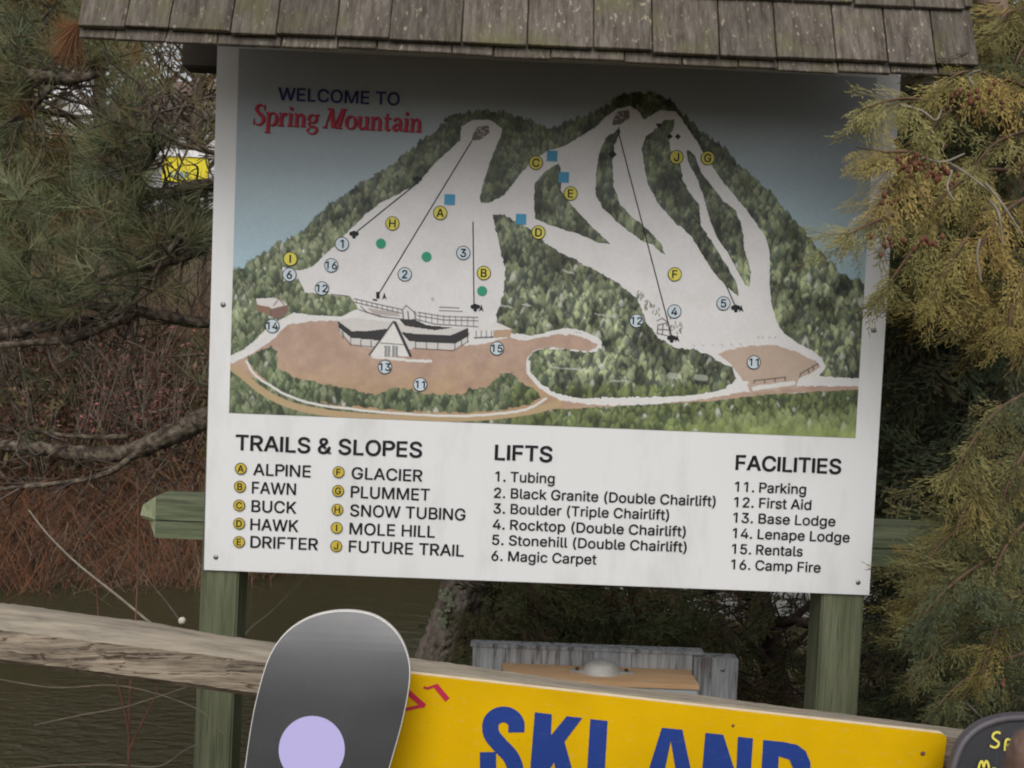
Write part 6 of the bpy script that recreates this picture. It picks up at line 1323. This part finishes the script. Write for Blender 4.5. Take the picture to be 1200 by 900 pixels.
for px, Y, h, lb in [(-150, 22, 12, 'leafless brown hillside tree beyond the far left edge of the pine'), (-30, 30, 13, 'leafless brown tree at the far left of the hillside'), (120, 34, 13, 'leafless brown tree on the hillside between the two houses'), (222, 27, 11, 'leafless brown tree on the hillside just left of the map panel'), (1120, 22, 12, 'leafless brown tree glimpsed on the slope behind the cedar trunk'), (1215, 26, 12, 'leafless brown tree on the slope at the right edge')]:
    far_tree(px, Y, h, h*.28, BRN+YG[:1], lb, 260, False, 'bare hillside trees', s_leaf=.5)
# extra evergreens on the right bank
for px, Y, h, lab in [(1010, 5.5, 5.5, 'bushy evergreen seen past the right edge of the map panel'), (1180, 7.0, 7, 'tall evergreen behind the cedars at the right edge'), (700, 6.5, 5.5, 'bushy evergreen behind the utility box across the grass')]:
    far_tree(px, Y, h, 1.5, [(.06, .07, .03), (.045, .055, .025), (.09, .085, .04)], lab, 520, True, s_leaf=.36)

# houses
def house(px, Y, pyb, wd, dp, hw, rh, label, gable_front=True, windows=()):
    p = at(px, pyb, Y); x = p.x; z = p.z; g = gh(x, Y)-.3
    t_ = thing('house', label, 'house', (x, Y, g))
    put('wall', box_mesh('wall', x-wd/2, x+wd/2, Y, Y+dp, g, z+hw, 0), 'house_wall', t_)
    zb = z+hw
    if gable_front:
        V = [(x-wd/2, Y, zb+.002), (x+wd/2, Y, zb+.002), (x, Y, zb+rh), (x-wd/2, Y+dp, zb+.002), (x+wd/2, Y+dp, zb+.002), (x, Y+dp, zb+rh)]
        put('gable', py_mesh('gable', V, [(0, 1, 2), (5, 4, 3), (0, 3, 4, 1), (1, 4, 5, 2), (2, 5, 3, 0)]), 'house_wall', t_)
        for s in (-1, 1):
            o_ = .35; u = Vector((s*wd/2, 0, -rh)).normalized(); e = Vector((x+s*wd/2, 0, zb))+u*o_; r_ = Vector((x, 0, zb+rh))
            n_ = Vector((u.z*-s, 0, u.x*s)); n_ = n_ if n_.z > 0 else -n_
            V = []
            for yy in (Y-.4, Y+dp+.4):
                for q in (r_+n_*.02, e+n_*.02, e+n_*.2, r_+n_*.2): V.append((q.x, yy, q.z))
            put('roof', py_mesh('roof', V, [(0, 1, 2, 3), (7, 6, 5, 4), (0, 4, 5, 1), (1, 5, 6, 2), (2, 6, 7, 3), (3, 7, 4, 0)]), 'house_roof', t_)
            V = []
            for yy in (Y-.5, Y-.405):
                for q in (r_-n_*.12, e-n_*.12, e+n_*.24, r_+n_*.24): V.append((q.x, yy, q.z))
            put('bargeboard', py_mesh('bargeboard', V, [(0, 1, 2, 3), (7, 6, 5, 4), (0, 4, 5, 1), (1, 5, 6, 2), (2, 6, 7, 3), (3, 7, 4, 0)]), 'house_trim', t_)
    else:
        V = [(x-wd/2-.4, Y-.5, zb-.15), (x+wd/2+.4, Y-.5, zb-.15), (x+wd/2+.4, Y+dp/2, zb+rh), (x-wd/2-.4, Y+dp/2, zb+rh), (x-wd/2-.4, Y+dp+.5, zb-.15), (x+wd/2+.4, Y+dp+.5, zb-.15)]
        V2 = [(a, b, c_-.12) for a, b, c_ in V]
        put('roof', py_mesh('roof', V+V2, [(0, 1, 2, 3), (3, 2, 5, 4), (9, 8, 7, 6), (10, 11, 8, 9), (0, 6, 7, 1), (4, 5, 11, 10), (0, 3, 9, 6), (3, 4, 10, 9), (1, 7, 8, 2), (2, 8, 11, 5)]), 'house_roof', t_)
        for k_ in range(int((zb-g)/.25)):
            zz = g+.25*k_; put('siding', box_mesh('siding', x-wd/2-.02, x+wd/2+.02, Y-.05, Y-.002, zz, zz+.22, .01), 'house_trim', t_)
    for wx, wz, ww, wh in windows:
        wf = put('window', box_mesh('window', x+wx-ww/2, x+wx+ww/2, Y-.10, Y-.055, zb+wz, zb+wz+wh, .01), 'house_trim', t_)
        put('pane', box_mesh('pane', x+wx-ww/2+.08, x+wx+ww/2-.08, Y-.115, Y-.105, zb+wz+.08, zb+wz+wh-.08, 0), 'window_glass', wf)
    return t_
house(80, 60, 146, 3.9, 7, 0, 2.3, 'pale house with steep white trimmed gable glimpsed through the pine', True, [(0, -1.9, .9, 1.2)])
house(200, 38, 150, 4.4, 6, .6, 2.0, 'white sided house with brown roof glimpsed beside the map panel', False, [(-1, -2.0, .8, 1.1), (1, -2.0, .8, 1.1)])
# yellow roadside sign with white top
Ys = 17; q0, q1 = at(190, 183, Ys), at(243, 216, Ys)
rs = thing('yellow_sign', 'small yellow sign with white top strip far off through the pine twigs', 'sign', ((q0.x+q1.x)/2, Ys, gh(q0.x, Ys)))
put('sign_board', box_mesh('sign_board', q0.x, q1.x, Ys, Ys+.05, q1.z, q0.z, .005), 'banner_yellow', rs)
put('top_strip', box_mesh('top_strip', q0.x-.05, q1.x+.25, Ys-.03, Ys+.06, q0.z+.002, at(190, 175, Ys).z, .005), 'house_trim', rs)
P = Print(Ys-.004, .001)
for i in range(4): x_ = at(199+i*6, 205, Ys); P.stroke([(x_.x, x_.z-.06), (x_.x+.02, x_.z+.06), (x_.x+.06, x_.z-.05)], .025, 'ink_blue')
P.build('lettering', rs)
for x_ in (q0.x+.05, q1.x-.05): put('sign_post', box_mesh('sign_post', x_-.04, x_+.04, Ys+.06, Ys+.14, gh(x_, Ys)-.2, q0.z, .005), 'dark_wood', rs)
# grey stone wall on the right bank
wl = thing('stone_wall', 'low pale grey stone wall glimpsed between the cedars behind the right post', 'wall', (1.6, 4.6, -.6))
for r_ in range(5):
    x_ = .8-.1*(r_ % 2)
    while x_ < 4.2:
        L = R.uniform(.22, .36); z_ = -.62+r_*.13
        put('stone', box_mesh('stone', x_+.006, x_+L-.006, 4.6+R.uniform(-.012, .012), 4.85, z_+.004, z_+.126, .012, jit=.004), 'stone_grey', wl); x_ += L

# brambles and dead grass on the far bank
def stems(name, n, xr, yr, hr, mats_, arch=.5, rad=(.004, .0015), kind=None, label=None, cat=None, seed=0, root=None, dens_leaf=0, cols=None):
    V = []; F = []; C = []; b = 0
    x = NR.uniform(*xr, n); y0 = NR.uniform(0, 1, n)
    for i in range(n):
        yy = yr[0]+(yr[1]-yr[0])*y0[i]+(float(shore_y(x[i])) if yr[0] < .5 or yr[1] > 8 else 0); z = gh(x[i], yy); h = NR.uniform(*hr)*(.55+.6*abs(math.sin(x[i]*2.1+1)*math.cos(yy*1.3+x[i]))); a = NR.uniform(0, 6.28) if NR.random() < .5 else NR.choice([.15, 3.0])+NR.normal(0, .3); d = np.array([math.cos(a), math.sin(a)*.7])*h*arch*NR.uniform(.2, 1.4)
        pts = [np.array([x[i], yy, z-.05]), np.array([x[i]+d[0]*.25+NR.normal(0, .05)*h, yy+d[1]*.25, z+h*.5]), np.array([x[i]+d[0]*.65+NR.normal(0, .09)*h, yy+d[1]*.65, z+h*NR.uniform(.7, .95)]), np.array([x[i]+d[0]*1.25+NR.normal(0, .1)*h, yy+d[1]*1.15, z+h*NR.uniform(.35, 1.0)])]
        c = cols[NR.integers(0, len(cols))] if cols else (1, 1, 1)
        w1 = rad[0]*NR.uniform(.6, 1.3)
        side = np.array([-math.sin(a), math.cos(a), 0])*w1; fr = np.array([0, 0, 0])
        for k_, p in enumerate(pts):
            s_ = (1-.7*k_/3)
            V += [p-np.array([w1, 0, 0])*s_, p+np.array([0, -w1, 0])*s_, p+np.array([w1, 0, 0])*s_]; C += [c]*3
        for k_ in range(3):
            q = b+3*k_; F += [(q, q+1, q+4, q+3), (q+1, q+2, q+5, q+4)]
        b += 12
    return np.array(V), np.array(F), np.array(C)
RB = [(.17, .07, .04), (.11, .055, .035), (.19, .10, .06), (.07, .05, .038), (.13, .095, .065), (.22, .095, .045), (.24, .17, .12)]
v, f, c = stems('bank_grass', 12000, (-6, 1.0), (-.15, 2.2), (.15, 1.15), None, 1.3, (.0045, .001), cols=RB)
o = put('dead_grass', np_mesh('dead_grass', v, f, c), 'foliage'); tag(o, 'rusty dead grass and brambles on the pond\'s far bank', 'dead grass', kind='stuff')
v, f, c = stems('thicket', 5200, (-9, 5), (1.0, 8.5), (.9, 3.0), None, 1.0, (.0065, .0014), cols=[(.14, .085, .06), (.09, .065, .045), (.18, .10, .07), (.22, .17, .12), (.12, .085, .04), (.20, .11, .07)])
o = put('bramble_thicket', np_mesh('bramble_thicket', v, f, c), 'foliage'); tag(o, 'dense brown bramble thicket behind the dead grass beyond the pond', 'thicket', kind='stuff')
v, f, c = stems('weeds', 2600, (-3.0, 4.5), (.9, 2.2), (.05, .35), None, .5, (.003, .001), cols=[(.14, .11, .05), (.10, .10, .04), (.18, .14, .07)])
o = put('near_bank_grass', np_mesh('near_bank_grass', v, f, c), 'foliage'); tag(o, 'short withered grass on the near bank behind the sign posts', 'grass', kind='stuff')
nb_ = 1500; bx = NR.uniform(-7, 0, nb_); by = np.array([float(shore_y(q)) for q in bx])+NR.uniform(.6, 4.5, nb_); bz = np.array([gh(a, b_) for a, b_ in zip(bx, by)])+NR.uniform(.05, 1.5, nb_)*(.4+.6*np.abs(np.sin(bx*1.7)))
tv, tf = leaf_clump(26, .34, .10, 12); v, f, c = scatter(tv, tf, np.stack([bx, by, bz], 1), NR.normal(0, 1, (nb_, 3)), NR.uniform(.5, 1.2, nb_), pick([(.075, .07, .03), (.09, .065, .035), (.05, .05, .025), (.12, .06, .045), (.13, .10, .05)], nb_))
o = put('undergrowth', np_mesh('undergrowth', v, f, c), 'foliage'); tag(o, 'dark olive undergrowth mixed through the brambles beyond the pond', 'undergrowth', kind='stuff')
# red stemmed shrubs across the pond
def red_shrub(px, Y, h, lab):
    p = at(px, 500, Y); x = p.x; z = gh(x, Y); t_ = thing('red_shrub', lab, 'shrub', (x, Y, z)); T_ = Tubes(); tips = []
    for k_ in range(26):
        a = NR.uniform(0, 6.28); L = h*NR.uniform(.6, 1.05); d = np.array([math.cos(a)*.33, math.sin(a)*.3, 1])*L; p0 = np.array([x, Y, z-.1])+NR.normal(0, .06, 3)*np.array([1, 1, 0]); m = p0+d*.5+NR.normal(0, .04, 3)
        T_.add([p0, m, p0+d], [.009, .006, .003], 4, 0, 4); tips += [p0+d*NR.uniform(.6, 1) for _ in range(4)]
        for s in range(4):
            b0 = p0+d*NR.uniform(.3, .9); e = b0+NR.normal(0, .14, 3)+np.array([0, 0, .16]); T_.add([b0, (b0+e)/2, e], [.004, .003, .002], 4, 0, 2); tips.append(e)
    put('stems', T_.mesh('stems'), 'twig_pale', t_, True)
    tips = np.array(tips); n = len(tips); tv, tf = leaf_clump(7, .11, .16, 8)
    v, f, c = scatter(tv, tf, tips, NR.normal(0, 1, (n, 3)), NR.uniform(.9, 1.8, n), pick([(.30, .12, .10), (.20, .09, .075), (.24, .14, .11), (.15, .10, .08)], n)); put('leaves', np_mesh('leaves', v, f, c), 'foliage', t_)
red_shrub(70, 7.0, 1.9, 'red leaved shrub across the pond at left, under the long pine limb'); red_shrub(125, 7.5, 2.0, 'red leaved shrub across the pond, middle of the three')
red_shrub(185, 7.4, 1.9, 'red leaved shrub across the pond nearest the map panel')
# foreground stems on the near bank
def weed(name, lab, cat, paths, m, rad, group=None, extra=None):
    q = paths[0][0]; p = at(*q); t_ = thing(name, lab, cat, (p.x, q[2], gh(p.x, q[2])), group); T_ = Tubes()
    for P_ in paths: T_.add([at(*a) for a in P_], np.linspace(rad, rad*.5, len(P_)), 6, .08, 6)
    put('stem', T_.mesh('stem'), m, t_, True); return t_
weed('dead_cane', 'long pale dead cane arching over the pond at left', 'dead stem', [[(255, 800, .25), (190, 742, .3), (140, 700, .35), (90, 660, .4), (55, 625, .45), (34, 598, .5)]], 'twig_pale', .0042)
pf = weed('seed_stalk', 'thin brown stalk carrying a round pale seed head behind the rail', 'dead stem', [[(240, 790, .2), (219, 742, .2), (200, 712, .25), (178, 685, .3), (165, 668, .35)], [(222, 760, .2), (218, 745, .2), (214, 733, .2)]], 'twig_dark', .0028)
bm = bmesh.new(); bmesh.ops.create_icosphere(bm, subdivisions=3, radius=.0095)
pp = at(213.5, 727.5, .2)
for v_ in bm.verts: v_.co = v_.co*R.uniform(.92, 1.06)+pp
me = bpy.data.meshes.new('seed_head'); bm.to_mesh(me); bm.free(); put('seed_head', me, 'puff', pf, True)
weed('dead_cane', 'thin dead cane leaning right of the left green post', 'dead stem', [[(270, 800, .3), (286, 746, .3), (320, 715, .35), (362, 672, .4), (400, 630, .45)]], 'twig_pale', .0026)
weed('red_stalk', 'upright reddish stalk left of the left green post', 'dead stem', [[(150, 960, -.1), (151, 870, -.1), (153, 800, -.08), (158, 740, -.05), (161, 680, 0), (162, 600, .0), (160, 560, .0)], [(151, 880, -.1), (165, 850, -.1), (180, 820, -.1), (186, 800, -.1)], [(151, 860, -.1), (143, 820, -.1), (136, 795, -.1)]], 'twig_red', .0028)
weed('dead_cane', 'pale cane curving low over the water below the rail', 'dead stem', [[(-30, 790, -.1), (20, 800, -.1), (70, 806, -.1), (130, 803, -.1), (180, 812, -.1), (235, 833, -.1), (262, 860, -.1)]], 'twig_tan', .0020)
weed('dead_cane', 'short pale cane rising to the left green post below the rail', 'dead stem', [[(40, 850, -.05), (95, 838, -.08), (140, 830, -.1), (180, 818, -.1), (225, 803, -.1)]], 'twig_tan', .0020)
weed('dead_cane', 'lowest pale cane at the bottom left over the water', 'dead stem', [[(-20, 905, -.05), (70, 897, -.05), (130, 896, -.06), (185, 898, -.08), (215, 880, -.1), (232, 872, -.1)]], 'twig_tan', .0020)
weed('seed_stalk', 'short stalk with small tan tip on the far side of the rail, left', 'dead stem', [[(118, 760, .4), (115, 715, .4), (113, 680, .4), (115, 655, .4)]], 'twig_red', .003)
for k_ in range(3): pass

# =================================================================== HAND AT THE BOTTOM RIGHT CORNER
def hand():
    """a raised thumb close to the camera; fingers curled, forearm in a dark sleeve"""
    D0 = .26; Yh = CP[1]+D0
    tip = np.array(at(1229, 909, Yh)); s = 1.0
    root = thing('person', 'blurred tip of a person\'s raised thumb in the bottom right corner', 'person', (tip[0]+.03, Yh+.0, tip[2]-.35))
    def L(x, y, z): return tip+np.array([x, y, z])
    V = []; E = []; Rr = []
    def add(p, r, par=None):
        V.append(tuple(p)); Rr.append(r)
        if par is not None: E.append((par, len(V)-1))
        return len(V)-1
    elbow_ = L(.10, -.02, -.30)
    w0 = add(elbow_, .036); w1 = add(L(.075, -.01, -.20), .032, w0); w2 = add(L(.05, 0, -.115), .026, w1); palm = add(L(.04, .005, -.075), .030, w2)
    t1 = add(L(.014, 0, -.05), .0135, palm); t2 = add(L(.004, 0, -.024), .0118, t1); t3 = add(L(0, 0, .004), .0132, t2); t4 = add(L(-.001, 0, .0135), .0085, t3)
    for i, ln in enumerate((.040, .044, .040, .033)):
        k = add(L(.050+.002*i, .014+.002*i, -.040-.019*i), .0115, palm)
        a = add(L(.024, .040+.002*i, -.036-.019*i), .0098, k); b_ = add(L(.004, .030, -.040-.019*i), .009, a); add(L(.012, .010, -.042-.019*i), .0082, b_)
    me = bpy.data.meshes.new('hand'); me.from_pydata(V, E, [])
    o = bpy.data.objects.new('hand', me); COL.objects.link(o)
    md = o.modifiers.new('skin', 'SKIN'); md.branch_smoothing = .4
    for q, r_ in zip(me.skin_vertices[0].data, Rr): q.radius = (r_, r_*.95)
    for i, q in enumerate(me.skin_vertices[0].data): q.use_root = (i == 0)
    sm = o.modifiers.new('sub', 'SUBSURF'); sm.levels = 2; sm.render_levels = 2
    bpy.context.view_layer.update(); dg = bpy.context.evaluated_depsgraph_get(); dg.update(); m2 = bpy.data.meshes.new_from_object(o.evaluated_get(dg)); bpy.data.objects.remove(o)
    print('hand verts', len(m2.vertices))
    put('hand', m2, 'skin', root, True)
    T_ = Tubes(); T_.add([L(.11, -.02, -.34), L(.09, -.015, -.25), L(.068, -.008, -.17)], [.05, .046, .040], 18, .02, 5); put('sleeve', T_.mesh('sleeve'), 'sleeve', root, True)
hand()
